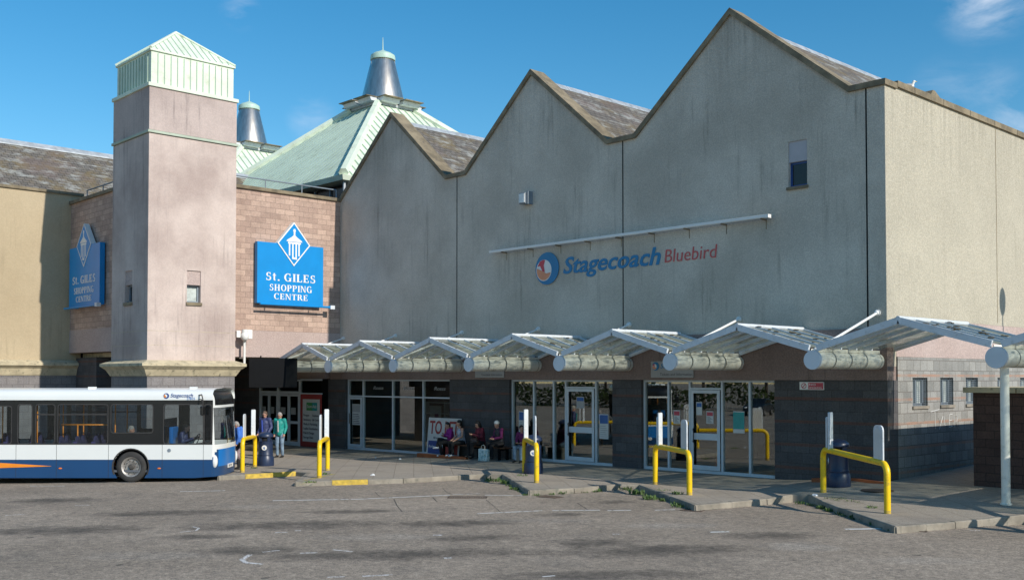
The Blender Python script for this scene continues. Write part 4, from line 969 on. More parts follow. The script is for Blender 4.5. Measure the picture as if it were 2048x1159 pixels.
# ---- pyramids with ventilator cones
def pyramid(cx, cy, label, a=8.34, zb=12.45, zt=18.35):
    t = thing('pyramid_roof', label, 'roof', (cx, cy, 10.5), 0, 'pale green pyramid roofs of the shopping centre')
    rt_ = 1.3; c4 = [(-1, -1), (1, -1), (1, 1), (-1, 1)]
    mb = MB(); mb.add([(cx+sx*a, cy+sy*a, zb) for sx, sy in c4]+[(cx+sx*rt_, cy+sy*rt_, zt) for sx, sy in c4], [(i, (i+1) % 4, (i+1) % 4+4, i+4) for i in range(4)]+[(4, 5, 6, 7), (3, 2, 1, 0)]); rf = mb.build('roof', 'copper_green', t)
    mb = MB(); nn = 34
    for (sx, sy) in ((1, 0), (0, -1)):
        for i in range(1, nn):
            u = -1+2*i/nn; lim = rt_/a; sl_ = min(1, (1-abs(u))/(1-lim)) if abs(u) > lim else 1
            def pt(s_):      # s from eave 0 to top 1
                h = a+(rt_-a)*s_; z = zb+(zt-zb)*s_+.03
                return (cx+(h if sx else u*a), cy+(u*a if sx else -h), z)
            mb.tube([pt(0), pt(sl_)], .035 if sx else .014, 4)
    mb.build('seam', 'copper_seam', rf)
    mb = MB()
    for sx, sy in ((1, -1), (1, 1), (-1, -1)): mb.tube([(cx+sx*a, cy+sy*a, zb+.06), (cx+sx*rt_, cy+sy*rt_, zt+.06)], .24, 6)
    mb.build('hip_flashing', 'copper_green', rf)
    mb = MB(); ring_cornice(mb, cx-a+.2, cx+a-.2, cy-a+.2, cy+a-.2, [(0, zb-.35), (.3, zb-.28), (.38, zb-.05), (.2, zb+.0)]); mb.build('fascia', 'copper_green', t)
    mb = MB(); mb.box(cx-a+.5, cx+a-.5, cy-a+.5, cy+a-.5, 10.5, zb-.35); mb.build('clerestory_glass', 'bus_black', t)
    mb = MB()
    for i in range(13):
        y = cy-a+.48+(2*a-.96)*i/12; mb.box(cx+a-.5, cx+a-.42, y-.04, y+.04, 10.5, zb-.3); x = cx-a+.48+(2*a-.96)*i/12; mb.box(x-.04, x+.04, cy-a+.42, cy-a+.5, 10.5, zb-.3)
    mb.build('mullion', 'pipe_grey', t)
    for sx, sy in ((1, -1),):
        mb = MB(); mb.tube([(cx+a-.15, cy-a+.15, 10.5), (cx+a-.15, cy-a+.15, zb-.3)], .07, 8); mb.tube([(cx+a-.15, cy-a+.8, 10.5), (cx+a-.15, cy-a+.8, zb-.3)], .06, 8); mb.build('downpipe', 'lead', t)
    # ventilator
    mb = MB()
    mb.box(cx-rt_-.1, cx+rt_+.1, cy-rt_-.1, cy+rt_+.1, zt, zt+.14); mb.build('ventilator_base', 'lead', t)
    for (dx, dy) in ((1, 0), (0, -1), (-1, 0), (0, 1)):
        for s_ in (-1, 1):
            X_ = cx+dx*1.5+dy*s_*.72; Y_ = cy+dy*1.5+dx*s_*.72
            mb = MB(); n_ = Vector((dx, dy, 0)); tt = Vector((-dy, dx, 0)); c0 = Vector((X_, Y_, zt+.14)); hw = .60
            P0 = [c0-tt*hw-n_*.25, c0+tt*hw-n_*.25, c0+tt*hw+n_*.25, c0-tt*hw+n_*.25]; P1 = [p+Vector((0, 0, .20))+n_*.10 for p in P0]
            mb.add(P0+P1, [(0, 1, 2, 3), (7, 6, 5, 4), (0, 4, 5, 1), (1, 5, 6, 2), (2, 6, 7, 3), (3, 7, 4, 0)]); hd = mb.build('vent_hood', 'white_metal', t)
            mb = MB(); Q0 = [p+Vector((0, 0, .01))+n_*(.26 if i in (2, 3) else -.06)+tt*(.05 if i in (1, 2) else -.05) for i, p in enumerate(P1)]; Q1 = [p+Vector((0, 0, .04)) for p in Q0]
            mb.add(Q0+Q1, [(0, 1, 2, 3), (7, 6, 5, 4), (0, 4, 5, 1), (1, 5, 6, 2), (2, 6, 7, 3), (3, 7, 4, 0)]); mb.build('hood_lid', 'moss_coping', hd)
    mb = MB(); mb.lathe([(.01, zt+.12), (1.38, zt+.12), (1.33, zt+.3), (.66, zt+3.05), (.62, zt+3.1), (.01, zt+3.1)], 36, (cx, cy, 0)); cone = mb.build('ventilator_cone', 'steel', t, smooth=True)
    for ang in (-100, -25, 50): 
        ca, sa = math.cos(R(ang)), math.sin(R(ang)); mb = MB(); mb.tube([(cx+1.13*ca, cy+1.13*sa, zt+.5), (cx+.67*ca, cy+.67*sa, zt+3.04)], .018, 4); mb.build('cone_seam', 'lead', cone)
    mb = MB(); mb.lathe([(.01, 3.0), (.72, 3.0), (.73, 3.12), (.70, 3.28), (.5, 3.42), (.25, 3.52), (.05, 3.62), (.01, 3.64)], 28, (cx, cy, zt)); mb.tube([(cx, cy, zt+3.6), (cx, cy, zt+4.35)], [.035, .015], 8); mb.build('ventilator_cap', 'cap_green', t, smooth=True)
    return t
pyramid(-48.75, 35.75, 'large pale green pyramid roof, nearer one, rising behind the leftmost grey gable')
pyramid(-48.75-15.4, 35.75, 'farther pale green pyramid roof mostly hidden behind the pink tower')

# ---- St Giles signs
def centre_sign(label, xf, w_, h, flip=1):
    t = thing('shopping_centre_sign', label, 'sign', xf.translation, 0, 'blue shopping centre name boards')
    def bb(nm, mat, fn, **kw):
        mb = MB(); mb.X = xf; fn(mb); mb.X = None; return mb.build(nm, mat, t, **kw)
    bb('board', 'sign_blue', lambda m: m.box(-w_/2, w_/2, 0, h, -.22, 0), bevel=.01)
    dc, dr = (0.12 if flip > 0 else 0.0), .94; dz = h+.02; drx = .80
    dia = lambda r1, r2: [(dc, dz-r2), (dc+r1, dz), (dc, dz+r2), (dc-r1, dz)]
    bb('diamond_border', 'white_paint', lambda m: m.prism(dia(drx, dr), -.2, .03, 'Z'))
    bb('diamond', 'sign_blue', lambda m: m.prism(dia(drx-.07, dr-.08), .0305, .036, 'Z'))
    def emblem(m):
        z0, z1 = .0365, .042; b = dz-.52
        def B(x0, x1, y0, y1, dzz=0): m.box(dc+x0, dc+x1, b+y0, b+y1, z0, z1+dzz)
        for x in (-.26, -.10, .06, .20): B(x, x+.07, 0.02 if abs(x+.02) > .15 else -.12, .52)
        B(-.30, .32, .52, .60, .001)
        m.prism([(dc-.38, b+.62), (dc+.40, b+.62), (dc+.36, b+.68), (dc+.16, b+.80), (dc+.06, b+.88), (dc-.04, b+.88), (dc-.14, b+.80), (dc-.34, b+.68)], z0, z1+.002, 'Z')
        B(-.03, .05, .88, 1.06, .003); m.prism([(dc-.06, b+1.05), (dc+.08, b+1.05), (dc+.05, b+1.16), (dc-.03, b+1.16)], z0, z1+.004, 'Z')
        m.prism([(dc-.10, b-.12), (dc+.16, b-.14), (dc+.1, b-.08), (dc-.06, b-.02)], z0, z1+.005, 'Z')
    bb('emblem', 'white_paint', emblem)
    for txt, z, ww, hh in (('St. GILES', .99, .76*w_, .33), ('SHOPPING', .56, .65*w_, .27), ('CENTRE', .20, .52*w_, .25)):
        mb = MB(); serif(mb, txt, ww, hh, xf @ Matrix.Translation((0, z*h/2.6, .004)), .008); mb.build('lettering', 'white_paint', t)
    mb = MB(); mb.X = xf; mb.tube([(-w_/2+.02, -.04, .2), (w_/2+.35, -.04, .2)], .045, 10); [mb.tube([(x, -.04, .2), (x, -.03, -.2)], .025, 6) for x in (-w_/3, w_/3)]; mb.X = None; mb.build('light_tube', 'sign_blue', t)
    mb = MB(); mb.X = xf; mb.box(w_/2+.2, w_/2+.42, -.12, .04, .1, .28); mb.X = None; mb.build('lamp_housing', 'white_metal', t)
    return t
centre_sign('bright blue shopping centre sign with diamond emblem on the sunlit brick wall', FACE_PX(-38.4, 23.42, 6.08), 3.2, 2.55)
centre_sign('blue shopping centre sign in the shade, on the brick wall left of the tower', FACE_MY(-45.38, 17.42, 6.08), 3.38, 2.62, 0)

# ---- cctv and information screen near the entrance
t = thing('security_camera', 'white dome security camera and pole bracket on the brick wall beside the tower', 'security camera', (-38.4, 21.2, 3.6))
P0 = on(488, 680, 'X', -38.35)
mb = MB(); mb.tube([(P0.x, P0.y+.02, 3.5), (P0.x, P0.y+.02, 4.62)], .05, 10); mb.build('pole', 'white_paint', t)
mb = MB(); mb.box(P0.x-.12, P0.x+.16, P0.y-.02, P0.y+.30, 4.58, 4.95); mb.box(P0.x-.1, P0.x+.1, P0.y-.38, P0.y-.2, 4.62, 4.9); mb.build('junction_box', 'white_paint', t, bevel=.02)
mb = MB(); mb.ell((P0.x+.15, P0.y-.05, 4.68), (.17, .17, .19), 14, 10); mb.tube([(P0.x+.15, P0.y-.05, 4.95), (P0.x+.15, P0.y-.05, 4.75)], .12, 12); mb.build('dome', 'white_paint', t, smooth=True)
mb = MB(); mb.tube([(P0.x, P0.y, 4.8), (-38.69, P0.y, 4.8)], .03, 8); mb.tube([(P0.x, P0.y, 3.8), (-38.69, P0.y, 3.8)], .03, 8); mb.build('bracket', 'white_paint', t)
t = thing('information_screen', 'large black information screen hanging beside the entrance', 'screen', (-37.9, 22.3, 2.5))
sx = Vector((.30, .954, 0)).normalized(); c0 = Vector((-38.0, 22.35, 2.58)); xf = plane_X(c0, (.52, .854, 0), (0, 0, 1))
mb = MB(); mb.X = xf; mb.box(-.98, .98, 0, 1.22, -.28, 0); mb.X = None; mb.build('casing', 'black_plastic', t, bevel=.03)
mb = MB(); mb.X = xf; mb.box(-.78, .78, .16, 1.06, .001, .008); mb.X = None; mb.build('display', 'black_plastic', t)
mb = MB(); mb.X = xf; [mb.tube([(x, 1.2, -.15), (x, 1.32, -.15)], .03, 8) for x in (-.5, .5)]; mb.X = None; mb.build('hanger', 'black_plastic', t)
t = thing('wet_floor_sign', 'yellow folding caution sign standing inside the entrance doors', 'caution sign', (-42.0, 26.5, gE))
mb = MB()
for s_ in (-1, 1): mb.add([(-42.2, 26.5+s_*.2, gE), (-41.85, 26.5+s_*.2, gE), (-41.92, 26.5+s_*.02, gE+.8), (-42.13, 26.5+s_*.02, gE+.8)], [(0, 1, 2, 3)])
mb.build('folding_panel', 'yellow_sign', t)

# ---- low brown block on the right
lb = thing('low_brown_block', 'low brown blockwork building with stone coping behind the canopy pole', 'building', (-8, 29, .1))
mb = MB(); mb.box(-11.1, 0, 26.42, 33, -.3, 2.62); mb.build('wall', 'brown_block', lb, bevel=.01)
mb = MB(); x = -11.28
while x < .1: mb.box(x, x+1.28, 26.25, 33.1, 2.622, 2.76); x += 1.3
mb.build('coping', 'cornice_stone', lb, bevel=.01)
mb = MB(); mb.tube([(-13.1, 30.0, 1.55), (-12.7, 30.0, 1.7), (-12.5, 30.0, 1.95)], .02, 6)
# lamp post outside the frame whose shadow falls on the side wall
wp = on(2005, 603, 'X', XR); L_ = 5.2; q = wp+sd*(L_/sd.x)
t = thing('street_lamp', 'slim street lamp beyond the right edge whose shadow falls on the sunlit wall', 'street lamp', (q.x, q.y, .1))
mb = MB(); mb.tube([(q.x, q.y, 0), (q.x, q.y, q.z-.3)], [.06, .035], 10); mb.build('pole', 'pipe_grey', t)
mb = MB(); mb.ell(q, (.24, .24, .42), 14, 10); mb.build('lamp_head', 'pipe_grey', t, smooth=True)
# gull on the parapet
gp = on(1815, 173, 'X', XR-.25)
t = tag(bpy.data.objects.new('seagull', bpy.data.meshes.new('seagull')), 'white seagull standing on the parapet of the sunlit wall', 'bird'); C.objects.link(t)
mb = MB(); mb.m = 0
z0 = vz+.12; y0 = gp.y; x0 = XR-.22
mb.ell((0, 0, .17), (.09, .19, .085), 12, 8); mb.cap((0, .12, .2), .055, (0, .17, .30), .045); mb.ell((0, .18, .32), (.045, .055, .045), 10, 8); mb.cap((0, -.15, .18), .05, (0, -.27, .17), .012); mb.m = 1; mb.cap((0, .22, .315), .016, (0, .28, .30), .006, 6); mb.tube([(.03, 0, .1), (.03, .01, 0)], .008, 6); mb.tube([(-.03, 0, .1), (-.03, .01, 0)], .008, 6); mb.m = 2; mb.ell((.075, -.04, .19), (.03, .17, .06), 8, 6); mb.ell((-.075, -.04, .19), (.03, .17, .06), 8, 6)
me_o = mb.build('seagull_tmp', ['white_paint', 'yellow_sign', 'sign_grey'], None, smooth='all'); t.data = me_o.data; bpy.data.objects.remove(me_o); t.location = (x0, y0, z0); t.rotation_euler = (0, 0, R(-60)); t.data.name = 'seagull'; t.scale = (.8,)*3

# ================================================================ STREET FURNITURE
def board_panel(mb, c, xd, w_, z0, z1, th, rnd_=True):
    xf = plane_X((c[0], c[1], 0), xd, (0, 0, 1)); mb.X = xf; r_ = w_/2 if rnd_ else .03
    pts = [(-w_/2, z0), (w_/2, z0)]+[(w_/2-min(r_, .12)+min(r_, .12)*math.cos(R(a)), z1-min(r_, .12)+min(r_, .12)*math.sin(R(a))) for a in range(0, 91, 18)]+[(-w_/2+min(r_, .12)+min(r_, .12)*math.cos(R(a)), z1-min(r_, .12)+min(r_, .12)*math.sin(R(a))) for a in range(90, 181, 18)]
    mb.prism(pts, -th/2, th/2, 'Z'); mb.X = None
def barrier(back, front, label, grp='yellow bay barriers with timetable boards', h=1.05, boards=True):
    B = Vector((back[0], back[1], gz(*back[:2]))); F = Vector((front[0], front[1], gz(*front[:2])))
    t = thing('bay_barrier', label, 'barrier', B, 0, grp)
    d = (F-B); d.z = 0; d.normalize(); pts = [B-Vector((0, 0, .05))]; rr = .2
    top0 = B+Vector((0, 0, h)); top1 = F+Vector((0, 0, h)); dd = (top1-top0).normalized()
    pts += [top0-Vector((0, 0, rr+.1)), top0-Vector((0, 0, rr))]
    for a in (22, 45, 68, 90): pts.append(top0-Vector((0, 0, rr))+Vector((0, 0, rr*math.sin(R(a))))+dd*(rr*(1-math.cos(R(a)))))
    for a in (90, 68, 45, 22, 0): pts.append(top1-Vector((0, 0, rr))+Vector((0, 0, rr*math.sin(R(a))))-dd*(rr*(1-math.cos(R(a)))))
    pts += [top1-Vector((0, 0, rr+.1)), F-Vector((0, 0, .05))]
    mb = MB(); mb.tube(pts, .07, 16); mb.build('rail', 'yellow_rail', t, smooth=True)
    if boards:
        f = F-d*.36; b = B+d*.42; dz = dd.z
        zt = top1.z-.36*dz
        mb = MB(); board_panel(mb, f, d, .42, zt+.05, zt+.80, .035); bp = mb.build('timetable_board', 'white_metal', t, bevel=.004)
        mb = MB(); board_panel(mb, f, d, .34, zt+.12, zt+.72, .042); mb.build('timetable_print', 'bay_print' if False else 'offwhite', bp)
        zt = top0.z+.3*dz; e = Vector((d.x*math.cos(R(-62))-d.y*math.sin(R(-62)), d.x*math.sin(R(-62))+d.y*math.cos(R(-62)), 0))
        mb = MB(); board_panel(mb, b, e, .15, zt+.03, zt+.92, .04, False); bp = mb.build('timetable_board', 'white_metal', t, bevel=.004)
        nrm = e.cross(Vector((0, 0, 1))); mb = MB()
        for i in range(9):
            z = zt+.16+i*.075; xf = plane_X((b.x+nrm.x*.0215, b.y+nrm.y*.0215, 0), e, (0, 0, 1)); mb.X = xf
            mb.box(-.06, .06-(i % 3)*.02, z, z+.035, -.0005, .001)
        mb.X = None; mb.build('timetable_print', 'print_dark', bp)
        b2 = b-d*.16; mb = MB(); board_panel(mb, b2, e, .10, zt+.05, zt+.80, .04, False); mb.tube([b2+Vector((0, 0, zt-b2.z+.72)), b+Vector((0, 0, zt-b.z+.72))], .02, 6); mb.tube([b2+Vector((0, 0, zt-b2.z+.1)), b+Vector((0, 0, zt-b.z+.1))], .02, 6); mb.build('timetable_board', 'white_metal', t, bevel=.004)
    for p in (B, F):
        mb = MB(); mb.tube([p+Vector((0, 0, .0)), p+Vector((0, 0, .07))], .0725, 16, False); mb.build('ground_collar', 'yellow_paint', t, smooth=True)
    return t
barrier((-32.2, 18.25), (-30.1, 16.62), 'yellow barrier in front of the blue litter bin beside the bus nose')
barrier((-28.4, 18.7), (-26.3, 17.03), 'yellow barrier standing alone on the pavement left of the to let board')
barrier((-23.15, 22.4), (-20.7, 20.5), 'yellow barrier in front of the litter bin next to the bench')
barrier((-18.1, 22.5), (-15.85, 21.04), 'yellow barrier in front of the ticket office door')
barrier((-13.3, 23.0), (-10.72, 21.15), 'wide yellow barrier nearest the camera, before the dark stone corner')
barrier((-8.1, 23.1), (-5.5, 21.2), 'yellow barrier just beyond the right edge by the canopy pole')

def litter_bin(x, y, rz, label, s=1.0):
    z = gz(x, y); t = thing('litter_bin', label, 'litter bin', (x, y, z), rz, 'blue hooded litter bins')
    b = lambda mb, nm, mat, p=t, **kw: mb.build(nm, mat, p, world=False, **kw)
    mb = MB(); mb.lathe([(.01, 0), (.29, 0), (.30, .03), (.285, .30), (.25, .36), (.245, .84), (.25, .86), (.01, .86)], 28); b(mb, 'body', 'bin_blue', smooth=True)
    mb = MB(); mb.lathe([(.251, .35), (.262, .37), (.262, .40), (.249, .42)], 28); b(mb, 'band', 'bin_blue', smooth=True)
    mb = MB(); mb.lathe([(.01, 1.0), (.265, 1.0), (.27, 1.03), (.25, 1.10), (.17, 1.16), (.05, 1.185), (.01, 1.19)], 28)
    for a in (45, 135, 225, 315):
        mb.box(.2*math.cos(R(a))-.05, .2*math.cos(R(a))+.05, .2*math.sin(R(a))-.05, .2*math.sin(R(a))+.05, .85, 1.0)
    b(mb, 'hood', 'bin_blue', smooth=True)
    mb = MB(); mb.lathe([(.01, .861), (.19, .861), (.19, .99), (.01, .99)], 16); b(mb, 'opening', 'dark_void')
    mb = MB(); pts = circle(0, .64, .085, 24)
    mb.tube([(0, -.235, .64), (0, -.253, .64)], .088, 24); em = b(mb, 'emblem', 'white_paint')
    mb = MB(); mb.ell((0, -.254, .655), (.018, .004, .018), 8, 6); mb.box(-.02, .02, -.257, -.252, .585, .635); mb.tube([(-.01, -.254, .62), (-.05, -.254, .66)], .009, 5); b(mb, 'litter_symbol', 'print_blue')
    return t
face = math.atan2(-1, 0)
litter_bin(-32.35, 18.75, R(50), 'blue litter bin in front of the man in the navy jacket')
litter_bin(-22.85, 22.5, R(42), 'blue litter bin behind the barrier next to the bench')
litter_bin(-13.45, 24.0, R(-60), 'blue litter bin by the dark stone corner pier, nearest the camera')

# bench, board, bag, planks
bx0, bx1 = -30.9, -27.2
t = thing('bench', 'long brown timber bench against the dark stone pier', 'bench', ((bx0+bx1)/2, 25.55, 0.05))
mb = MB()
for i in range(4): mb.box(bx0, bx1, 25.30+i*.13, 25.41+i*.13, .46, .50)
mb.build('seat', 'bench_wood', t, bevel=.006)
for x in (bx0+.3, (bx0+bx1)/2, bx1-.3):
    mb = MB(); mb.box(x-.04, x+.04, 25.32, 25.40, -.05, .458); mb.box(x-.04, x+.04, 25.70, 25.78, -.05, .458); mb.box(x-.04, x+.04, 25.40, 25.70, .38, .458); mb.build('leg', 'black_plastic', t)
t = thing('to_let_board', 'white TO LET board leaning against the glass left of the seated women', 'notice board', (-31.2, 25.9, 0))
mb = MB(); xfb = plane_X((-31.25, 25.80, .02), (1, 0, 0), (0, .10, 1)); mb.X = xfb; mb.box(-.98, .98, 0, 1.42, -.02, 0); mb.X = None; mb.build('panel', 'offwhite', t)
vs, fs = text_geo('TO LET', .62, .006, .012, 0, 1.0, 'LEFT', 1.75); mb = MB(); mb.X = xfb @ Matrix.Translation((-.88, .80, .004)) @ Matrix.Scale(1.15, 4, (0, 1, 0)); mb.add(vs, fs); mb.X = None; mb.build('lettering', 'red_sign', t)
mb = MB(); mb.X = xfb; mb.box(-.9, -.14, .02, .52, .001, .004); mb.X = None; mb.build('blue_panel', 'sign_navy', t)
mb = MB(); mb.X = xfb; mb.box(.0, .9, .02, .52, .001, .004); mb.X = None; mb.build('red_panel', 'red_sign', t)
vs, fs = text_geo('Ryden', .15, .004, 0, .1); mb = MB(); mb.X = xfb @ Matrix.Translation((-.86, .25, .007)); mb.add(vs, fs); mb.X = None; mb.build('lettering', 'white_paint', t)
vs, fs = text_geo('All enquiries', .13, .004); mb = MB(); mb.X = xfb @ Matrix.Translation((-.62, .60, .004)); mb.add(vs, fs); mb.X = None; mb.build('lettering', 'print_dark', t)
mb = MB(); mb.box(-31.75, -28.9, 24.95, 25.1, -.06, .10); one('timber_kerb', mb, 'orange_board', 'long orange painted timber beam on the ground before the bench', 'timber beam', bevel=.01)
mb = MB(); z = gz(-15.2, 25.4); mb.box(-14.9, -14.5, 25.15, 25.45, z-.02, z+.13); one('timber_block', mb, 'orange_board', 'short orange timber block on the ground left of the nearest litter bin', 'timber block', bevel=.01)
mb = MB(); z = gz(-13.4, 25.3); mb.X = Matrix.Translation((-13.35, 25.3, z+.04)) @ Matrix.Rotation(R(12), 4, 'Z') @ Matrix.Rotation(R(4), 4, 'Y'); mb.box(-.42, .42, -.06, .06, -.03, .04); mb.X = None; one('timber_plank', mb, 'orange_board', 'thin orange timber plank on the ground right of the nearest litter bin', 'timber plank', bevel=.006)
t = thing('shopping_bag', 'patterned pale green carrier bag beside the seated woman in a white hat', 'bag', (-27.75, 24.85, .05))
mb = MB(); x, y, z = -27.75, 24.85, gz(-27.75, 24.85)
mb.add([(x-.23, y-.08, z), (x+.23, y-.08, z), (x+.21, y+.08, z), (x-.21, y+.08, z), (x-.25, y-.06, z+.42), (x+.25, y-.05, z+.40), (x+.23, y+.05, z+.41), (x-.23, y+.04, z+.43)], [(3, 2, 1, 0), (4, 5, 6, 7), (0, 1, 5, 4), (1, 2, 6, 5), (2, 3, 7, 6), (3, 0, 4, 7)]); mb.build('bag', 'bag_print', t, bevel=.01)
mb = MB(); mb.tube([(x-.1, y-.06, z+.4), (x-.09, y-.05, z+.52), (x, y-.04, z+.57), (x+.09, y-.05, z+.52), (x+.1, y-.06, z+.4)], .008, 6); mb.build('handle', 'offwhite', t)
# manholes, drain
def drain(px, py, w_, d_, ang, label, road=True):
    c = gr(px, py, 0, road); mb = MB(); z = c.z
    mb.X = Matrix.Translation((c.x, c.y, z+.006)) @ Matrix.Rotation(ang, 4, 'Z'); mb.box(-w_/2, w_/2, -d_/2, -d_/2+.04, -.03, .006); mb.box(-w_/2, w_/2, d_/2-.04, d_/2, -.03, .006); mb.box(-w_/2, -w_/2+.04, -d_/2+.04, d_/2-.04, -.03, .006); mb.box(w_/2-.04, w_/2, -d_/2+.04, d_/2-.04, -.03, .006)
    n_ = int(w_/.06)
    for i in range(1, n_): x = -w_/2+.02+(w_-.04)*i/n_; mb.box(x-.012, x+.012, -d_/2+.04, d_/2-.04, -.03, .003)
    mb.X = None; one('drain_cover', mb, 'cast_iron', label, 'drain cover')
drain(1822, 1058, .62, .5, R(20), 'iron drain grating at the foot of the nearest kerb corner')
drain(1100, 993, .6, .4, R(10), 'iron drain grating at the foot of the middle kerb corner')
drain(935, 994, 1.0, .4, R(45), 'rusty iron cover in the road before the bench')
drain(1385, 1020, .5, .35, R(20), 'iron drain grating by the kerb before the ticket office')
c = gr(1755, 980); mb = MB(); mb.lathe([(.01, 0), (.38, 0), (.38, .008), (.34, .01), (.33, .006), (.01, .006)], 24, (c.x, c.y, c.z+.002)); one('manhole_cover', mb, 'cast_iron', 'round manhole cover in the pavement right of the nearest litter bin', 'manhole cover')
# litter
rnd = random.Random(11)
def scrap(px, py, s, label, pave=True):
    c = gr(px, py, 0, not pave); mb = MB(); n_ = 9
    pts = [(s*(.6+.6*rnd.random())*math.cos(2*math.pi*i/n_), s*(.6+.6*rnd.random())*math.sin(2*math.pi*i/n_), rnd.uniform(.2, .7)*s) for i in range(n_)]
    base_ = [(p[0]*1.05, p[1]*1.05, .003) for p in pts]
    mb.X = Matrix.Translation(c); mb.add(pts+base_+[(0, 0, s*.8)], [(i, (i+1) % n_, 2*n_) for i in range(n_)]+[(i, i+n_, (i+1) % n_+n_, (i+1) % n_) for i in range(n_)]); mb.X = None
    one('paper_litter', mb, 'litter_white', label, 'litter')
scrap(1850, 944, .2, 'crumpled white plastic bag in the shaded side alley, nearer one')
scrap(1937, 918, .16, 'crumpled white plastic bag far down the side alley')
scrap(745, 950, .07, 'small white scrap of paper on the pavement below the second barrier')
scrap(800, 918, .06, 'small white paper scrap on the shaded pavement before the leftmost shopfront')
scrap(1630, 990, .07, 'white scrap of paper at the foot of the nearest barrier')
scrap(752, 895+20, .05, 'tiny white scrap on the shaded pavement left of the to let board')
for i, (px, py) in enumerate(((1870, 932), (1905, 925), (1830, 938))):
    scrap(px, py, .05, ('tiny pale scrap by the alley wall, middle one', 'tiny pale scrap by the alley wall, farthest one', 'tiny pale scrap by the alley wall, nearest one')[i])
# weeds
mb = MB()
def tuft(x, y, z, r_, h, n_):
    for _ in range(n_):
        a = rnd.uniform(0, 6.28); rr = r_*math.sqrt(rnd.random()); px = x+rr*math.cos(a); py = y+rr*math.sin(a); l = h*rnd.uniform(.4, 1); w_ = l*rnd.uniform(.18, .4); b_ = rnd.uniform(0, 6.28); t_ = rnd.uniform(.2, 1.0)
        d = Vector((math.cos(b_)*t_, math.sin(b_)*t_, 1)).normalized()*l; s_ = Vector((-math.sin(b_), math.cos(b_), 0))*w_/2; p = Vector((px, py, z))
        mb.add([p-s_*.4, p+s_*.4, p+d*.6+s_, p+d, p+d*.6-s_], [(0, 1, 2, 3, 4)])
for (px, py, r_, h, n_, pv) in ((985, 962, .25, .16, 60, 0), (1010, 966, .15, .14, 50, 0), (1025, 978, .12, .1, 30, 0), (1045, 951, .18, .08, 50, 1), (1250, 978, .2, .14, 50, 0), (1275, 988, .2, .16, 60, 0), (1300, 998, .18, .16, 60, 0), (1365, 1013, .3, .12, 90, 0), (1355, 988, .13, .12, 50, 1), (1590, 1000, .16, .14, 60, 0), (1600, 1007, .12, .1, 40, 0),
                             (1645, 1017, .1, .12, 30, 0), (1660, 1022, .08, .1, 30, 0), (1728, 1042, .1, .1, 30, 0), (1670, 996, .25, .05, 90, 1), (1690, 1000, .25, .05, 60, 1), (1745, 1015, .12, .07, 60, 1), (1715, 1004, .15, .04, 30, 1), (652, 948, .15, .1, 40, 1), (508, 936, .12, .08, 40, 1), (620, 965, .2, .08, 50, 1), (1840, 1053, .12, .1, 40, 0), (1320, 980, .3, .05, 50, 1), (1800, 940, .3, .15, 60, 1), (1850, 930, .3, .12, 50, 1), (1900, 921, .3, .12, 40, 1)):
    c = gr(px, py, 0, not pv); tuft(c.x, c.y, c.z+.002, r_, h, n_)
for (p_, q_, n_) in (((1000, 962), (1055, 992), 14), ((1245, 976), (1385, 1020), 22), ((1588, 1000), (1785, 1062), 20), ((1800, 1060), (2030, 1046), 6), ((1070, 991), (1230, 981), 7)):
    for i in range(n_):
        t_ = rnd.random(); c = gr(p_[0]+(q_[0]-p_[0])*t_, p_[1]+(q_[1]-p_[1])*t_, 0, True); tuft(c.x, c.y, c.z+.002, rnd.uniform(.04, .12), rnd.uniform(.04, .13), rnd.randint(10, 34))
kind(mb.build('weeds', 'leaf'), 'stuff')
mb = MB()   # dry leaves and grit in the gutter
for i in range(420):
    a, b = rnd.choice([((1065, 990), (1245, 979)), ((1395, 1017), (1575, 1003)), ((1810, 1057), (2040, 1044)), ((825, 967), (985, 958)), ((600, 973), (820, 968)), ((1580, 1002), (1790, 1060))])
    t_ = rnd.random(); c = gr(a[0]+(b[0]-a[0])*t_, a[1]+(b[1]-a[1])*t_+rnd.uniform(-1, 4), 0, True); s_ = rnd.uniform(.008, .03); an = rnd.uniform(0, 3)
    mb.add([(c.x+s_*math.cos(an+k_*2.1), c.y+s_*math.sin(an+k_*2.1), c.z+.006+rnd.uniform(0, .01)) for k_ in range(3)], [(0, 1, 2)])
kind(mb.build('gutter_grit', 'kerb_stone'), 'stuff')

# ================================================================ PEOPLE
for nm, sz in (('folds', .12),):
    tx = bpy.data.textures.new(nm, 'CLOUDS'); tx.noise_scale = sz; tx.noise_depth = 1
def organic(mb, name, mat, parent, vox=.010, disp=0, smooth_it=2):
    o = mb.build(name, mat, parent, world=False, smooth='all')
    m = o.modifiers.new('remesh', 'REMESH'); m.mode = 'VOXEL'; m.voxel_size = vox; m.use_smooth_shade = True
    if smooth_it: s = o.modifiers.new('smooth', 'SMOOTH'); s.factor = .5; s.iterations = smooth_it
    if disp: d = o.modifiers.new('folds', 'DISPLACE'); d.texture = bpy.data.textures['folds']; d.strength = disp; d.mid_level = .5
    return o
V = Vector
STAND = dict(pel=V((0, 0, .94)), waist=V((0, 0, 1.08)), chest=V((0, .01, 1.28)), neck=V((0, .0, 1.47)), head=V((0, .03, 1.60)),
             sh=[V((-.18, 0, 1.42)), V((.18, 0, 1.42))], el=[V((-.225, -.05, 1.14)), V((.225, -.05, 1.14))], wr=[V((-.20, .05, .90)), V((.20, .05, .90))],
             hip=[V((-.09, 0, .90)), V((.09, 0, .90))], kn=[V((-.10, .03, .50)), V((.10, .03, .50))], an=[V((-.11, 0, .09)), V((.11, 0, .09))])
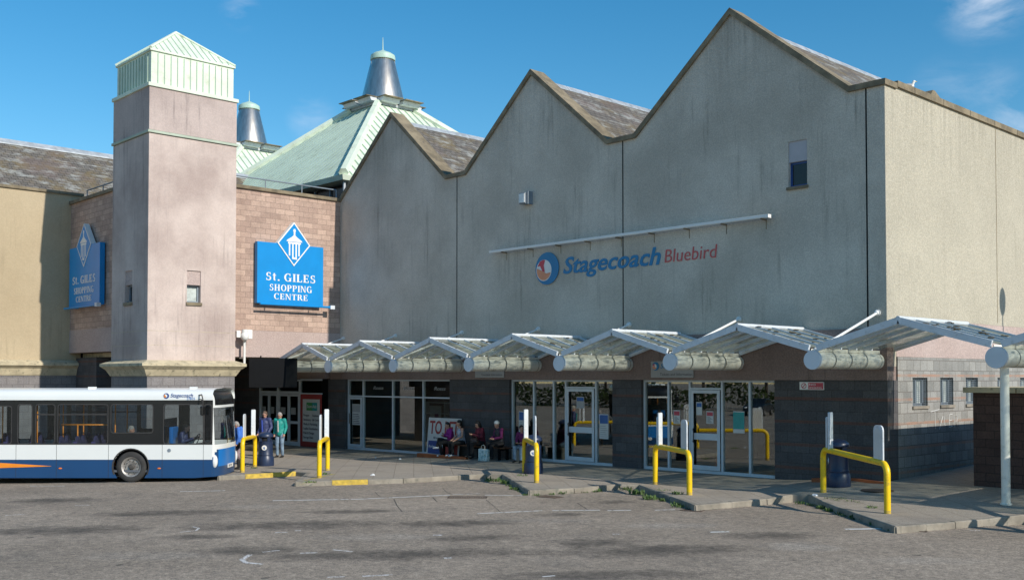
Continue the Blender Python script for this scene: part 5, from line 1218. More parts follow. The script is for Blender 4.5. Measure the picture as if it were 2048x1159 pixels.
SIT = dict(pel=V((0, 0, .56)), waist=V((0, .02, .70)), chest=V((0, .05, .90)), neck=V((0, .09, 1.07)), head=V((0, .15, 1.20)),
           sh=[V((-.17, .06, 1.02)), V((.17, .06, 1.02))], el=[V((-.22, .10, .77)), V((.22, .10, .77))], wr=[V((-.10, .30, .72)), V((.10, .30, .72))],
           hip=[V((-.10, .03, .54)), V((.10, .03, .54))], kn=[V((-.12, .44, .54)), V((.12, .44, .54))], an=[V((-.12, .42, .13)), V((.12, .42, .13))])
def person(label, loc, rz, pose, top, legs, hair, shoes='shoe_dark', sleeves=True, s=1.0, look=0., tilt=.25, hat=None, hairlen=0, skirt=None, vest=None, bulk=0., over=None, sub=None):
    t = thing('person', label, 'person', loc, rz); J = {k_: (v.copy() if isinstance(v, Vector) else [q.copy() for q in v]) for k_, v in pose.items()}
    if over:
        for k_, v in over.items(): J[k_] = V(v) if not isinstance(v, list) else [V(q) for q in v]
    H = J['head']; rot = Matrix.Rotation(look, 3, 'Z') @ Matrix.Rotation(-tilt, 3, 'X')
    hp = lambda x, y, z: H+rot @ V((x, y, z))
    mb = MB()
    mb.ell(H, (.076, .094, .105), 16, 12, rot); mb.ell(hp(0, .03, -.055), (.056, .062, .062), 12, 8, rot)     # skull, jaw
    mb.cap(hp(0, .088, .0), .010, hp(0, .112, -.030), .014, 8)                                                # nose
    mb.ell(hp(0, .088, -.062), (.026, .012, .010), 8, 6, rot); mb.ell(hp(0, .075, -.095), (.022, .018, .016), 8, 6, rot)
    mb.ell(hp(-.078, -.005, -.01), (.012, .02, .032), 8, 6, rot); mb.ell(hp(.078, -.005, -.01), (.012, .02, .032), 8, 6, rot)
    mb.cap(J['neck'], .055, H+rot @ V((0, -.01, -.07)), .050)
    mb.cap(J['pel'], .12, J['waist'], .105, 14); mb.cap(J['waist'], .105, J['chest'], .125, 14); mb.cap(J['chest']+V((0, 0, .02)), .115, J['neck']-V((0, 0, .05)), .07, 12)
    for i in (0, 1):
        mb.cap(J['chest']+V((0, 0, .07)), .07, J['sh'][i], .052); mb.cap(J['sh'][i], .05, J['el'][i], .038); mb.cap(J['el'][i], .038, J['wr'][i], .026)
        mb.cap(J['hip'][i], .085, J['kn'][i], .055); mb.cap(J['kn'][i], .054, J['an'][i], .035)
        fd = V((0, 1, 0)); mb.cap(J['an'][i]+V((0, -.03, -.04)), .035, J['an'][i]+V((0, .13, -.06)), .026)
        f = (J['wr'][i]-J['el'][i]).normalized(); sd_ = 1 if i else -1
        side = V((0, 0, 1)).cross(f); side = side.normalized() if side.length > .1 else V((1, 0, 0)); nn = side.cross(f)
        w0 = J['wr'][i]; mb.cap(w0, .024, w0+f*.045, .03, 8); mb.ell(w0+f*.06, (.036, .036, .036), 10, 8)
        for j, (o_, L) in enumerate(((-.027, .062), (-.009, .072), (.009, .068), (.026, .052))):
            a = w0+f*.075+side*o_; b = a+f*L*.5-nn*.006*1; c_ = b+f*L*.38-nn*.022; mb.cap(a, .0095, b, .009, 6); mb.cap(b, .009, c_, .0075, 6)
        a = w0+f*.035-side*.03*sd_; b = a+f*.03-side*.022*sd_; mb.cap(a, .012, b, .010, 6); mb.cap(b, .010, b+f*.03, .008, 6)
    organic(mb, 'body', 'skin', t, .0095, 0, 1)
    mb = MB()
    for sx_ in (-1, 1): mb.ell(hp(sx_*.030, .083, .012), (.012, .006, .006), 8, 6, rot); mb.ell(hp(sx_*.030, .088, .032), (.018, .006, .0035), 8, 4, rot)
    mb.ell(hp(0, .099, -.062), (.020, .004, .003), 8, 4, rot)
    mb.build('face_features', 'hair_black', t, world=False, smooth='all')
    # hair
    mb = MB(); mb.ell(hp(0, -.018, .026), (.086, .096, .096), 14, 10, rot); mb.ell(hp(0, -.045, -.02), (.078, .066, .09), 12, 8, rot)
    if hairlen: mb.ell(hp(0, -.045, -.06), (.088, .06, .09+hairlen), 12, 10, rot); [mb.ell(hp(sx_*.075, .0, -.04), (.025, .05, .07+hairlen*.5), 10, 8, rot) for sx_ in (-1, 1)]
    organic(mb, 'hair', hair, t, .010, .02, 1)
    if hat:
        mb = MB(); mb.ell(hp(0, -.01, .055), (.095, .105, .085), 14, 10, rot)
        if hat == 'cap_beige': mb.ell(hp(0, .10, .045), (.07, .07, .012), 12, 6, rot)
        organic(mb, 'hat', hat, t, .010, 0, 1)
    # top
    mb = MB(); bk = bulk
    mb.cap(J['pel']+V((0, 0, .0)), .140+bk, J['waist'], .130+bk, 16); mb.cap(J['waist'], .130+bk, J['chest'], .148+bk, 16); mb.cap(J['chest'], .146+bk, J['neck']-V((0, 0, .075)), .085+bk*.5, 14)
    for i in (0, 1):
        if sleeves:
            mb.cap(J['chest']+V((0, 0, .08)), .085, J['sh'][i], .068+bk*.5); mb.cap(J['sh'][i], .066+bk*.5, J['el'][i], .056+bk*.5); mb.cap(J['el'][i], .055+bk*.5, J['wr'][i]-(J['wr'][i]-J['el'][i])*.06, .042+bk*.3)
        else: mb.cap(J['chest']+V((0, 0, .03)), .10, J['sh'][i]+V((-J['sh'][i].x*.35, 0, 0)), .045)
    if sleeves: mb.cap(J['neck']-V((0, 0, .06)), .075, J['neck']-V((0, .005, .01)), .066)
    organic(mb, 'top', top, t, .013, .022, 2)
    if vest:
        mb = MB(); mb.cap(J['pel']+V((0, 0, .02)), .160+bk, J['waist'], .152+bk, 16); mb.cap(J['waist'], .152+bk, J['chest'], .170+bk, 16); mb.cap(J['chest'], .166+bk, J['neck']-V((0, 0, .085)), .10, 14); [mb.cap(J['chest']+V((0, 0, .08)), .10, J['sh'][i]*.8+J['chest']*.2+V((0, 0, .03)), .075) for i in (0, 1)]
        organic(mb, 'gilet', vest, t, .014, .03, 2)
    if sub:      # shirt front or zip strip seen between the open jacket
        mb = MB(); a = J['chest']+V((0, .155+bk, .10)); b = J['pel']+V((0, .135+bk, .05)); mb.cap(a, .030, b, .035, 10); organic(mb, 'shirt_front', sub, t, .012, 0, 1)
    # legs
    mb = MB()
    if skirt:
        P0 = J['pel']; mb.cap(P0, .15, P0-V((0, 0, .3)), .19, 16); mb.cap(P0-V((0, 0, .3)), .19, P0-V((0, 0, .45)), .2, 16); organic(mb, 'skirt', skirt, t, .014, .03, 2); mb = MB()
    mb.cap(J['pel'], .132, J['pel']-V((0, 0, .03)), .132, 14)
    for i in (0, 1):
        mb.cap(J['hip'][i], .102, J['kn'][i], .073); mb.cap(J['kn'][i], .072, J['an'][i]+V((0, 0, .02)), .056)
    organic(mb, 'trousers', legs, t, .013, .02, 2)
    for i in (0, 1):
        mb = MB(); A = J['an'][i]; mb.cap(A+V((0, -.03, -.045)), .042, A+V((0, .03, -.04)), .046, 12); mb.cap(A+V((0, .03, -.045)), .042, A+V((0, .15, -.055)), .034, 12); organic(mb, 'shoe', shoes, t, .010, 0, 1)
    t.scale = (s, s, s); return t
def at(x, y): return (x, y, gz(x, y))
SB = 25.5
person('woman in bright magenta jacket sitting leftmost on the bench with legs crossed', (-30.35, SB, gz(-30.3, SB)+.02), R(158), SIT, 'magenta', 'dark_trousers', 'hair_black', 'shoe_white', look=R(10), tilt=.35, over=dict(kn=[(-.06, .46, .56), (.10, .44, .66)], an=[(-.10, .42, .12), (-.22, .62, .42)], wr=[(-.06, .28, .86), (.04, .30, .80)]))
person('woman in pale sleeveless vest sitting with bare arms, second on the bench', (-29.72, SB, gz(-29.7, SB)+.02), R(165), SIT, 'pale_vest', 'dark_trousers', 'hair_black', 'shoe_white', sleeves=False, look=R(-25), tilt=.1, s=1.04, over=dict(head=(0, .12, 1.23), wr=[(-.14, .36, .62), (.10, .34, .64)]))
person('woman in maroon and pink knitwear sitting third along the bench', (-28.62, SB, gz(-28.6, SB)+.02), R(165), SIT, 'maroon', 'dark_trousers', 'hair_black', 'shoe_dark', tilt=.5, hairlen=.05, s=1.04, bulk=.015, over=dict(wr=[(-.03, .36, .84), (.06, .34, .82)]))
person('woman in white hat, dark gilet and purple sleeves sitting rightmost on the bench', (-27.6, SB, gz(-27.6, SB)+.02), R(170), SIT, 'purple', 'dark_trousers', 'hair_brown', 'shoe_dark', hat='white_knit', vest='gilet', tilt=.12, s=1.05, look=R(20))
mb = MB(); x, y, z = -28.62, 25.14, gz(-28.6, 25.3)+.66; mb.ell((x, y, z), (.2, .13, .12), 14, 10); mb.tube([(x-.12, y, z+.08), (x-.05, y-.02, z+.2), (x+.08, y, z+.2), (x+.14, y, z+.08)], .012, 6); one('handbag', mb, 'handbag', 'black handbag on the lap of the woman in maroon', 'handbag', smooth='all')
person('dark haired person in maroon top and jeans half hidden behind the middle litter bin', (-26.25, 25.35, gz(-26.25, 25.35)-.02), R(200), SIT, 'purple', 'jeans', 'hair_black', 'shoe_dark', look=R(30), tilt=.2, s=1.0, over=dict(pel=V((0, 0, .62))))
person('grey haired man in a navy quilted jacket standing behind the litter bin', at(-35.4, 20.5), R(-158), STAND, 'navy_jacket', 'jeans', 'hair_brown', 'shoe_dark', s=1.06, look=R(25), tilt=.45, bulk=.03, sub='blue_shirt', over=dict(wr=[(-.22, .14, .92), (.20, .14, .92)]))
person('person in a teal jacket and pale jeans looking down in front of the doors', at(-35.75, 21.35), R(-148), STAND, 'teal_jacket', 'jeans', 'hair_grey', 'shoe_dark', s=1.02, look=R(0), tilt=.7, bulk=.025, sub='sign_grey')
person('elderly woman in blue cardigan and checked skirt walking between bus and barrier', at(-31.52, 17.29), R(137), STAND, 'cardigan_blue', 'dark_trousers', 'hair_grey', 'shoe_dark', s=.95, tilt=.5, skirt='skirt_check', bulk=.02, over=dict(head=(0, .12, 1.56), neck=(0, .06, 1.44), chest=(0, .04, 1.27)))
person('man in a beige cap and dark jacket queueing just ahead of the bus windscreen', at(-32.9, 17.6), R(-150), STAND, 'navy_jacket', 'dark_trousers', 'hair_grey', 'shoe_dark', s=1.03, tilt=.3, hat='cap_beige', sub='teal_jacket', bulk=.02)
# seat block under the half hidden person
mb = MB(); z = gz(-26.25, 25.5); mb.box(-26.6, -25.9, 25.2, 25.62, z-.02, z+.44); one('low_plinth', mb, 'kerb_stone', 'low stone block used as a seat beside the middle shopfront', 'stone block', bevel=.015)

# ================================================================ BUS (local: x forward from the nose, y to its left, z up from the road)
NB = fw*32.75+rt*(-8.84); BZ = -.15
yaw = math.atan2(rt.y, rt.x)
bus = thing('single_deck_bus', 'white and navy single deck bus with black window band parked nose to the pavement', 'bus', (NB.x, NB.y, BZ), yaw)
bb = lambda mb, nm, mat, p=bus, **kw: mb.build(nm, mat, p, world=False, **kw)
HW = 1.25; XB = -10.6; XF0 = -.20
WC = [(-2.66, .46), (-8.1, .46)]; WR = .46
def arch(cx, r, zb): return [(cx+r*math.cos(R(a)), .46+r*math.sin(R(a))) for a in range(200, -21, -10) ] if False else [(cx-r*math.cos(R(a)), .46+r*math.sin(R(a))) for a in range(-35, 216, 10)]
def rr(x0, x1, z0, z1, r=.07):
    out = []
    for cx, cz, a0 in ((x1-r, z1-r, 0), (x0+r, z1-r, 90), (x0+r, z0+r, 180), (x1-r, z0+r, 270)):
        for a in (0, 30, 60, 90): out.append((cx+r*math.cos(R(a0+a)), cz+r*math.sin(R(a0+a))))
    return out
SIDEW = [(-.43, -.24, 1.20, 2.33), (-1.66, -.49, 1.17, 2.33), (-3.25, -2.01, 1.50, 2.33), (-4.85, -3.37, 1.17, 2.33), (-5.52, -4.97, 1.17, 2.33), (-6.06, -5.66, 1.17, 2.33), (-7.45, -6.28, 1.17, 2.28), (-8.95, -7.6, 1.17, 2.28), (-10.3, -9.1, 1.5, 2.28)]
def side_panel(poly, holes, y, th):
    vs, fs = curve_fill(poly, holes, th); mb = MB(); mb.X = Matrix(((1, 0, 0, 0), (0, 0, -1, y), (0, 1, 0, 0), (0, 0, 0, 1))); mb.add(vs, fs); mb.X = None; return mb
for sgn in (-1, 1):
    y = sgn*(HW-.02)
    bb(side_panel([(XB, 1.14), (XF0, 1.14), (XF0, 2.47), (XB, 2.47)], [list(reversed(rr(*w_))) for w_ in SIDEW], y, .04), 'window_band', 'bus_black')
    # skirt with wheel arches
    low = [(XB, .70), (XF0, .70), (XF0, .16)]
    bot = [(XB, .14)]
    cur = [(XF0, .17), (-.8, .13)]
    for cx, cz in WC:
        r_ = .53; a0 = math.degrees(math.asin((.13-cz)/r_))
        cur += [(cx+r_*math.cos(R(a)), cz+r_*math.sin(R(a))) for a in [a0+(180-2*a0)*i/18 for i in range(19)]]
    cur += [(XB, .13)]
    # navy below .68, white above; arches reach to about .99
    def clip(poly, zc, above):
        out = []
        n_ = len(poly)
        for i in range(n_):
            p, q = poly[i], poly[(i+1) % n_]; ip = (p[1] >= zc) == above; iq = (q[1] >= zc) == above
            if ip: out.append(p)
            if ip != iq: t_ = (zc-p[1])/(q[1]-p[1]); out.append((p[0]+(q[0]-p[0])*t_, zc))
        return out
    full = [(XB, 1.138), (XF0, 1.138)]+cur
    # white band (holes: top of arch) and navy skirt pieces between arches
    wb = [(XB, 1.138), (XF0, 1.138), (XF0, .682)]
    for cx, cz in WC:
        r_ = .53; a0 = math.degrees(math.asin((.682-cz)/r_)); wb += [(cx+r_*math.cos(R(a0+(180-2*a0)*i/12)), cz+r_*math.sin(R(a0+(180-2*a0)*i/12))) for i in range(13)]
    wb += [(XB, .682)]
    bb(side_panel(wb, [], y, .04), 'side_panel', 'bus_white')
    xsg = [XF0]+[v for cx, cz in WC for v in (cx, cx)]+[XB]
    for i in range(3):
        xr, xl = xsg[2*i], xsg[2*i+1]; poly_ = []
        def arcpts(cx, right):
            r_ = .53; zs_ = [.13+(.678-.13)*j/8 for j in range(9)]
            return [(cx+(1 if right else -1)*math.sqrt(max(0, r_*r_-(z-.46)**2)), z) for z in zs_]
        Rr = [(xr, .16 if i == 0 else .13), (xr, .678)] if i == 0 else arcpts(xr, False)
        Ll = arcpts(xl, True) if i < 2 else [(xl, .13), (xl, .678)]
        if i == 0: Rr = [(-.75, .13), (XF0, .17), (XF0, .678)]
        bb(side_panel(list(Rr)+list(reversed(Ll)), [], y, .04), 'skirt_panel', 'bus_navy')
    for cx, cz in WC:
        mb = MB(); n_ = 20; vs = []
        for i in range(n_+1):
            a = R(-25+230*i/n_)
            for r_, yy in ((.53, y+sgn*.024), (.565, y+sgn*.03), (.565, y-sgn*.02), (.53, y-sgn*.02)): vs.append((cx+r_*math.cos(a), yy, cz+r_*math.sin(a)))
        mb.add(vs, [(i*4+j, i*4+(j+1) % 4, (i+1)*4+(j+1) % 4, (i+1)*4+j) for i in range(n_) for j in range(4)]); bb(mb, 'wheel_arch', 'rubber')
    for w_ in SIDEW:
        mb = side_panel(rr(w_[0]-.01, w_[1]+.01, w_[2]-.01, w_[3]+.01), [], sgn*(HW-.03), .004); pn = bb(mb, 'side_window', 'dark_glass' if w_[0] == -.43 else 'bus_glass')
        vs, fs = curve_fill(rr(w_[0]-.03, w_[1]+.03, w_[2]-.03, w_[3]+.03, .09), [list(reversed(rr(w_[0]+.0, w_[1]-.0, w_[2]+.0, w_[3]-.0)))], .008)
        mb = MB(); mb.X = Matrix(((1, 0, 0, 0), (0, 0, -1, sgn*(HW+.006)), (0, 1, 0, 0), (0, 0, 0, 1))); mb.add(vs, fs); mb.X = None; bb(mb, 'window_seal', 'rubber', pn)
        if w_[2] < 1.3 and w_[1] > -5 and w_[1] < -1:
            mb = MB(); mb.box(w_[0], w_[1], sgn*(HW-.025)-.012, sgn*(HW-.025)+.012, 2.02, 2.06); bb(mb, 'hopper_bar', 'rubber', pn)
# panel gaps, handle, lights on the visible right side
yo = -HW-.0
mb = MB()
for x in (-1.71, -3.33, -4.9, -6.12, -.47): mb.box(x-.004, x+.004, yo-.004, yo+.002, .15, 1.14)
mb.box(XB, XF0, yo-.005, yo+.002, 1.132, 1.146); bb(mb, 'panel_gap', 'rubber')
mb = MB(); mb.X = Matrix.Translation((-1.5, yo-.004, .96)) @ Matrix.Rotation(R(90), 4, 'X'); mb.lathe([(.001, 0), (.055, 0), (.05, .012), (.001, .014)], 14); mb.X = None; bb(mb, 'access_flap', 'pipe_grey')
for x in (-1.8, -4.78): mb = MB(); mb.ell((x, yo-.006, .42), (.055, .014, .024), 12, 8); bb(mb, 'side_marker_light', 'amber')
mb = MB(); mb.prism([(-7.52, .40), (-5.05, .484), (-5.05, .490), (-6.8, .60), (-7.50, .63)], yo-.006, yo-.0025, 'Y'); bb(mb, 'swoosh', 'bus_orange')
vs, fs = text_geo('Stagecoach', .165, .004, .001, .25, 1, 'LEFT', .68); mb = MB(); mb.X = Matrix.Translation((-1.47, -HW-.008, 2.56)) @ Matrix.Rotation(R(90), 4, 'X'); mb.add(vs, fs); mb.X = None; bb(mb, 'lettering', 'sign_navy')
vs, fs = text_geo('27815', .10, .004, 0, .0); mb = MB(); mb.X = Matrix.Translation((-.98, -HW-.008, 2.485)) @ Matrix.Rotation(R(90), 4, 'X'); mb.add(vs, fs); mb.X = None; bb(mb, 'fleet_number', 'bus_blue')
def brd(cx, cz, s):
    def P(pts, d, mat):
        mb = MB(); mb.prism([(cx+a*s, cz+b*s) for a, b in pts], -HW-.004-d, -HW-.002-d, 'Y'); bb(mb, 'emblem', mat)
    P(circle(0, 0, 1, 30), .004, 'sign_navy'); P(circle(-.25, 0, .62, 24), .0065, 'white_paint'); P(circle(-.25, 0, .6, 14, 120, 300), .009, 'bus_orange')
brd(-1.60, 2.60, .085)
# roof: lofted cove
prof_ = [(-HW, 2.472), (-HW-.0, 2.60), (-HW+.05, 2.70), (-HW+.16, 2.775), (-HW+.4, 2.81), (0, 2.83), (HW-.4, 2.81), (HW-.16, 2.775), (HW-.05, 2.70), (HW, 2.60), (HW, 2.472)]
xsr = [(XB, 0), (-1.0, 0), (-.6, .0), (XF0, .0)]
mb = MB(); m_ = len(prof_); vs = [(x, y, z-d*(z-2.47)*2) for x, d in xsr for y, z in prof_]
mb.add(vs, [(i*m_+j, i*m_+j+1, (i+1)*m_+j+1, (i+1)*m_+j) for i in range(len(xsr)-1) for j in range(m_-1)]+[tuple(range(m_))]); bb(mb, 'roof', 'bus_white', smooth=True)
for x in (-4.0, -.9): mb = MB(); mb.box(x-.1, x+.1, -.95, -.75, 2.78, 2.87); bb(mb, 'roof_vent', 'bus_white', bevel=.01)
# front: curved surface, split in parts
def fx(y, z):
    u = abs(y)/HW
    d = .20*u**3.4 if u < 1 else .20
    back = 0 if z < 1.1 else (.10*(z-1.1)/1.3 if z < 2.4 else .10+((z-2.4)/.43)**2.2*.30)
    low = .0 if z > .5 else (.5-z)*.12
    return -d-back*(1-.55*u**3)-low
NY, NZ = 28, 36
ysf = [-HW+2*HW*i/NY for i in range(NY+1)]; zsf = [.16+(2.83-.16)*j/NZ for j in range(NZ+1)]
def ztop(y): 
    u = abs(y); return interp(u, [(0, 2.83), (.85, 2.81), (1.09, 2.775), (1.2, 2.70), (1.25, 2.60)])
regions = {}
for i in range(NY):
    for j in range(NZ):
        yc = (ysf[i]+ysf[i+1])/2; zc = (zsf[j]+zsf[j+1])/2; u = abs(yc)
        if zc > 2.78: r_ = 'front_roof'
        elif zc > 2.30 and u < 1.08-.25*max(0, zc-2.6): r_ = 'destination_glass'
        elif 1.12 < zc <= 2.26 and u < 1.12: r_ = 'windscreen'
        elif zc > .95 or (u > 1.1 and zc > .7+(1.25-u)*1.5): r_ = 'front_frame'
        elif u < .98 and zc > .42: r_ = 'front_panel'
        else: r_ = 'front_bumper'
        regions.setdefault(r_, []).append((i, j))
mats = dict(front_roof='bus_white', destination_glass='bus_black', windscreen='bus_glass', front_frame='bus_white', front_panel='bus_blue', front_bumper='bus_navy')
for r_, cells in regions.items():
    mb = MB()
    for i, j in cells:
        q = []
        for (a, b) in ((i, j), (i+1, j), (i+1, j+1), (i, j+1)): 
            y = ysf[a]; z = min(zsf[b], ztop(y)); q.append((fx(y, z), y, z))
        mb.add(q, [(0, 1, 2, 3)])
    bb(mb, r_, mats[r_], smooth='all', weld=True)
# side-to-nose infill at XF0 is the front frame itself; quarter light on each side
for sgn in (-1, 1):
    mb = MB(); mb.tube([(fx(sgn*1.12, .78)+.0, sgn*1.1, .80), (fx(sgn*1.12, .78)+.03, sgn*1.1, .80)], .001, 4)
    mb = MB(); mb.ell((fx(sgn*1.12, .62)-.03, sgn*1.13, .62), (.10, .10, .20), 16, 12); hl = bb(mb, 'headlight', 'lens_white', smooth='all')
mb = MB(); mb.box(.0, .02, -.28, .28, .36, .48); np_ = bb(mb, 'number_plate', 'yellow_sign' if False else 'white_paint')
vs, fs = text_geo('SV57 EYJ', .1, .002); mb = MB(); mb.X = Matrix.Translation((.023, -.24, .385)) @ Matrix(((0, 0, 1, 0), (1, 0, 0, 0), (0, 1, 0, 0), (0, 0, 0, 1))); mb.add(vs, fs); mb.X = None; bb(mb, 'plate_lettering', 'print_dark', np_)
for s_ in (-.35, .45):
    mb = MB(); mb.tube([(.01, s_, 1.14), (.02, s_-.05, 1.3), (-.03, s_-.3, 1.85)], .012, 6); bb(mb, 'wiper', 'rubber')
# mirrors
for sgn in (-1, 1):
    mb = MB(); mb.tube([(-.62, sgn*1.24, 2.62), (-.50, sgn*1.36, 2.64), (-.44, sgn*1.44, 2.50), (-.44, sgn*1.44, 2.30)], .018, 8); mb.tube([(-.62, sgn*1.24, 2.50), (-.52, sgn*1.34, 2.50), (-.44, sgn*1.44, 2.44)], .013, 6); mr = bb(mb, 'mirror_arm', 'rubber')
    mb = MB(); mb.box(-.50, -.40, sgn*1.44-.10, sgn*1.44+.10, 2.02, 2.30); bb(mb, 'mirror', 'bus_black', mr, bevel=.03)
# floor, underbody, wheels
mb = MB(); mb.box(XB, -.55, -HW+.06, HW-.06, .30, .36); bb(mb, 'floor', 'bus_floor')
mb = MB(); mb.box(XB+.05, -.45, -HW+.30, HW-.30, .16, .299); mb.box(XB, XB+.06, -HW+.04, HW-.04, .3, 2.47); bb(mb, 'underbody', 'bus_under')
mb = MB()
for cx, cz in WC:
    for sgn in (-1, 1): mb.box(cx-.56, cx+.56, sgn*(HW-.46), sgn*(HW-.40), .2, 1.05)
    mb.box(cx-.56, cx+.56, -HW+.06, -HW+.40, 1.0, 1.05); mb.box(cx-.56, cx+.56, HW-.40, HW-.06, 1.0, 1.05)
bb(mb, 'wheel_box', 'bus_under')
for cx, cz in WC:
    for sgn in (-1, 1):
        yc = sgn*(HW-.16)
        mb = MB(); mb.X = Matrix.Translation((cx, yc, .46)) @ Matrix.Rotation(R(90)*(1 if sgn < 0 else -1), 4, 'X')
        mb.lathe([(.29, .0), (.30, .13), (.33, .145), (.42, .13), (.455, .10), (.462, .05), (.462, -.08), (.44, -.14), (.30, -.14)], 36); mb.X = None
        wh = bb(mb, 'wheel', 'rubber', smooth=True)
        mb = MB(); mb.X = Matrix.Translation((cx, yc, .46)) @ Matrix.Rotation(R(90)*(1 if sgn < 0 else -1), 4, 'X')
        mb.lathe([(.001, .05), (.13, .05), (.15, .06), (.22, .055), (.25, .09), (.285, .12), (.30, .125), (.30, .10), (.26, .02), (.001, .0)], 36); mb.X = None; rim = bb(mb, 'rim', 'rim', wh, smooth=True)
        mb = MB(); mb.X = Matrix.Translation((cx, yc, .46)) @ Matrix.Rotation(R(90)*(1 if sgn < 0 else -1), 4, 'X')
        mb.lathe([(.001, .06), (.085, .06), (.085, .11), (.06, .13), (.001, .13)], 20)
        for i in range(10): a = 2*math.pi*i/10; mb.lathe([(.001, .055), (.014, .055), (.014, .085), (.001, .085)], 8, (.175*math.cos(a), .175*math.sin(a), 0))
        for i in range(8): a = 2*math.pi*(i+.5)/8; mb.lathe([(.001, .086), (.025, .086), (.025, .089), (.001, .089)], 10, (.238*math.cos(a), .238*math.sin(a), 0))
        mb.X = None; bb(mb, 'hub', 'rim_hub', rim)
# interior
for ix, x in enumerate((-3.75, -4.3, -4.8, -5.6, -6.4, -7.3, -8.6, -9.4)):
    for y in (-.82, .82):
        mb = MB(); mb.box(x-.05, x+.40, y-.42, y+.42, .76, .86); mb.box(x-.12, x, y-.42, y+.42, .86, 1.22)
        for s_ in (-.21, .21): mb.ell((x-.06, y+s_, 1.24), (.06, .17, .16), 12, 8)
        mb.box(x+.05, x+.3, y-.3, y+.3, .36, .76); bb(mb, 'seat', 'seat_blue', bevel=.02)
for x, y in ((-3.42, -.5), (-3.42, .5), (-5.6, -1.0), (-5.05, -.45), (-5.6, .5), (-6.9, -.5), (-8.4, .5), (-4.4, -.5)):
    mb = MB(); mb.tube([(x, y, .36), (x, y, 2.45)], .02, 8); bb(mb, 'grab_pole', 'pole_orange', smooth='all')
mb = MB(); mb.tube([(-4.85, -1.05, 1.72), (-3.4, -1.05, 1.72)], .022, 8); mb.tube([(-4.35, -1.05, 1.72), (-4.35, -1.05, 1.1)], .022, 8); bb(mb, 'grab_rail', 'pole_orange', smooth='all')
mb = MB(); mb.box(-1.75, -1.70, -HW+.06, .1, .36, 1.9); mb.box(-.95, -.55, -1.1, .0, .36, 1.12); bb(mb, 'cab_screen', 'bus_black')
mb = MB(); mb.box(-1.55, -1.05, -1.0, -.45, .80, .95); mb.box(-1.6, -1.48, -1.0, -.45, .95, 1.65); bb(mb, 'driver_seat', 'bus_blue', bevel=.03)
mb = MB(); mb.X = Matrix.Translation((-.85, -.72, 1.22)) @ Matrix.Rotation(R(-65), 4, 'Y'); n_ = 24; mb.tube([(.22*math.cos(2*math.pi*i/n_), .22*math.sin(2*math.pi*i/n_), 0) for i in range(n_+1)], .014, 6); mb.X = None; bb(mb, 'steering_wheel', 'rubber')
M_ = Matrix.Translation((NB.x, NB.y, BZ)) @ Matrix.Rotation(yaw, 4, 'Z'); dp = M_ @ Vector((-1.3, -.72, .42))
person('bus driver in dark jacket sitting at the wheel of the bus', dp, yaw-R(90), SIT, 'navy_jacket', 'dark_trousers', 'hair_brown', look=R(-5), tilt=.1, over=dict(wr=[(-.16, .42, .88), (.16, .42, .88)], an=[(-.12, .5, .08), (.12, .5, .08)]))
dp = M_ @ Vector((-3.0, -.70, .36))
person('passenger in dark brown jacket seated inside the bus behind the driver', dp, yaw-R(90), SIT, 'maroon', 'dark_trousers', 'hair_grey', tilt=.3)

# ================================================================ BEHIND THE CAMERA (seen only as reflections in the shop glass)
rnd = random.Random(21)
def tree(x, y, h, r_, label):
    z0 = -.1; t = thing('tree', label, 'tree', (x, y, z0), rnd.uniform(0, 6), 'trees across the car park behind the viewer')
    mb = MB(); mb.tube([(0, 0, 0), (.1, 0, h*.25), (0, .1, h*.6)], [.22, .16, .07], 8)
    for i in range(5): a = i*1.3; mb.tube([(.05, 0, h*(.25+.06*i)), (r_*.6*math.cos(a), r_*.6*math.sin(a), h*(.5+.07*i))], [.08, .02], 6)
    mb.build('trunk', 'bark', t, world=False)
    mb = MB()
    for _ in range(1600):
        a = rnd.uniform(0, 6.28); b = rnd.uniform(-1, 1); q = rnd.random()**.4; c = Vector((r_*q*math.cos(a)*math.sqrt(1-b*b), r_*q*math.sin(a)*math.sqrt(1-b*b), h*.62+h*.36*q*b))
        if noise.noise(c*.7+Vector((x, y, 0))) < -.12: continue
        s_ = rnd.uniform(.12, .3); u = Vector((rnd.gauss(0, 1), rnd.gauss(0, 1), rnd.gauss(0, 1))).normalized(); v = u.orthogonal().normalized()*s_; u = u*s_
        mb.add([c-u, c+v, c+u, c-v], [(0, 1, 2, 3)])
    mb.build('crown', 'leaf_dark', t, world=False); return t
for i, (x, y, h, r_) in enumerate([(-112, -30, 12, 6.5), (-100, -36, 11, 6), (-90, -40, 12, 6.5), (-80, -38, 10, 6), (-70, -43, 12, 6.5), (-60, -40, 10, 6), (-48, -42, 11, 6)]):
    tree(x, y, h, r_, 'leafy green tree number %s across the car park, %s' % (['one', 'two', 'three', 'four', 'five', 'six', 'seven'][i], ['farthest left', 'tall', 'wide', 'short', 'bushy', 'narrow', 'farthest right'][i]))
mb = MB()
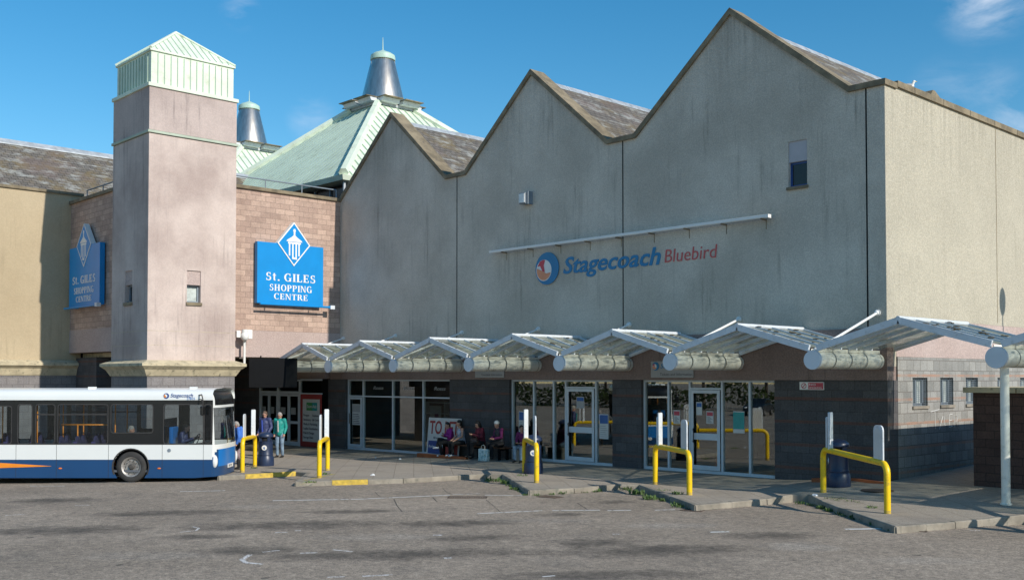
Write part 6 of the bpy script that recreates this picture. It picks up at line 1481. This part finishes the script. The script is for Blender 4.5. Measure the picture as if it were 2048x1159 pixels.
for _ in range(9000):
    x = rnd.uniform(-125, -25); y = -33-rnd.uniform(0, 2.2); z = rnd.uniform(0, 2.2)+.5*math.sin(x*.6); s_ = rnd.uniform(.12, .25); u = Vector((rnd.gauss(0, 1), rnd.gauss(0, 1), rnd.gauss(0, 1))).normalized(); v = u.orthogonal().normalized()*s_; u = u*s_; c = Vector((x, y, z)); mb.add([c-u, c+v, c+u, c-v], [(0, 1, 2, 3)])
kind(mb.build('hedge', 'leaf_dark'), 'stuff')
def car(x, y, rz, paint, label):
    t = thing('parked_car', label, 'car', (x, y, rz_(x)), rz, 'cars parked behind the viewer')
    body = [(-2.1, .35), (-2.15, .75), (-2.0, .95), (-1.1, 1.02), (1.0, 1.0), (1.75, .9), (2.05, .72), (2.1, .35)]
    mb = MB(); mb.prism(body, -.85, .85, 'Y'); mb.build('body', paint, t, world=False, bevel=.08)
    mb = MB(); mb.prism([(-1.75, .99), (-1.25, 1.42), (.1, 1.45), (.95, 1.0)], -.72, .72, 'Y'); mb.build('cabin_glass', 'bus_black', t, world=False, bevel=.06)
    mb = MB(); mb.prism([(-1.3, 1.40), (-1.2, 1.46), (.08, 1.48), (.2, 1.42)], -.70, .70, 'Y'); mb.build('roof', paint, t, world=False, bevel=.02)
    for wx_ in (-1.3, 1.3):
        for s_ in (-1, 1):
            mb = MB(); mb.tube([(wx_, s_*.70, .31), (wx_, s_*.88, .31)], .31, 20); wh = mb.build('wheel', 'rubber', t, world=False)
            mb = MB(); mb.tube([(wx_, s_*.87, .31), (wx_, s_*.89, .31)], .18, 16); mb.build('rim', 'rim', wh, world=False)
    for s_ in (-.6, .6):
        mb = MB(); mb.ell((2.0, s_, .72), (.1, .16, .08), 10, 6); mb.build('headlight', 'lens_white', t, world=False)
        mb = MB(); mb.ell((-2.08, s_, .8), (.06, .14, .07), 10, 6); mb.build('tail_light', 'red_sign', t, world=False)
car(-59, -19, R(50), 'car_white', 'white hatchback parked behind the viewer by the hedge')
car(-51, -25, R(70), 'car_dark', 'dark hatchback parked behind the viewer beside the white one')
car(-45, -27, R(80), 'car_dark', 'dark hatchback parked behind the viewer, standing apart')
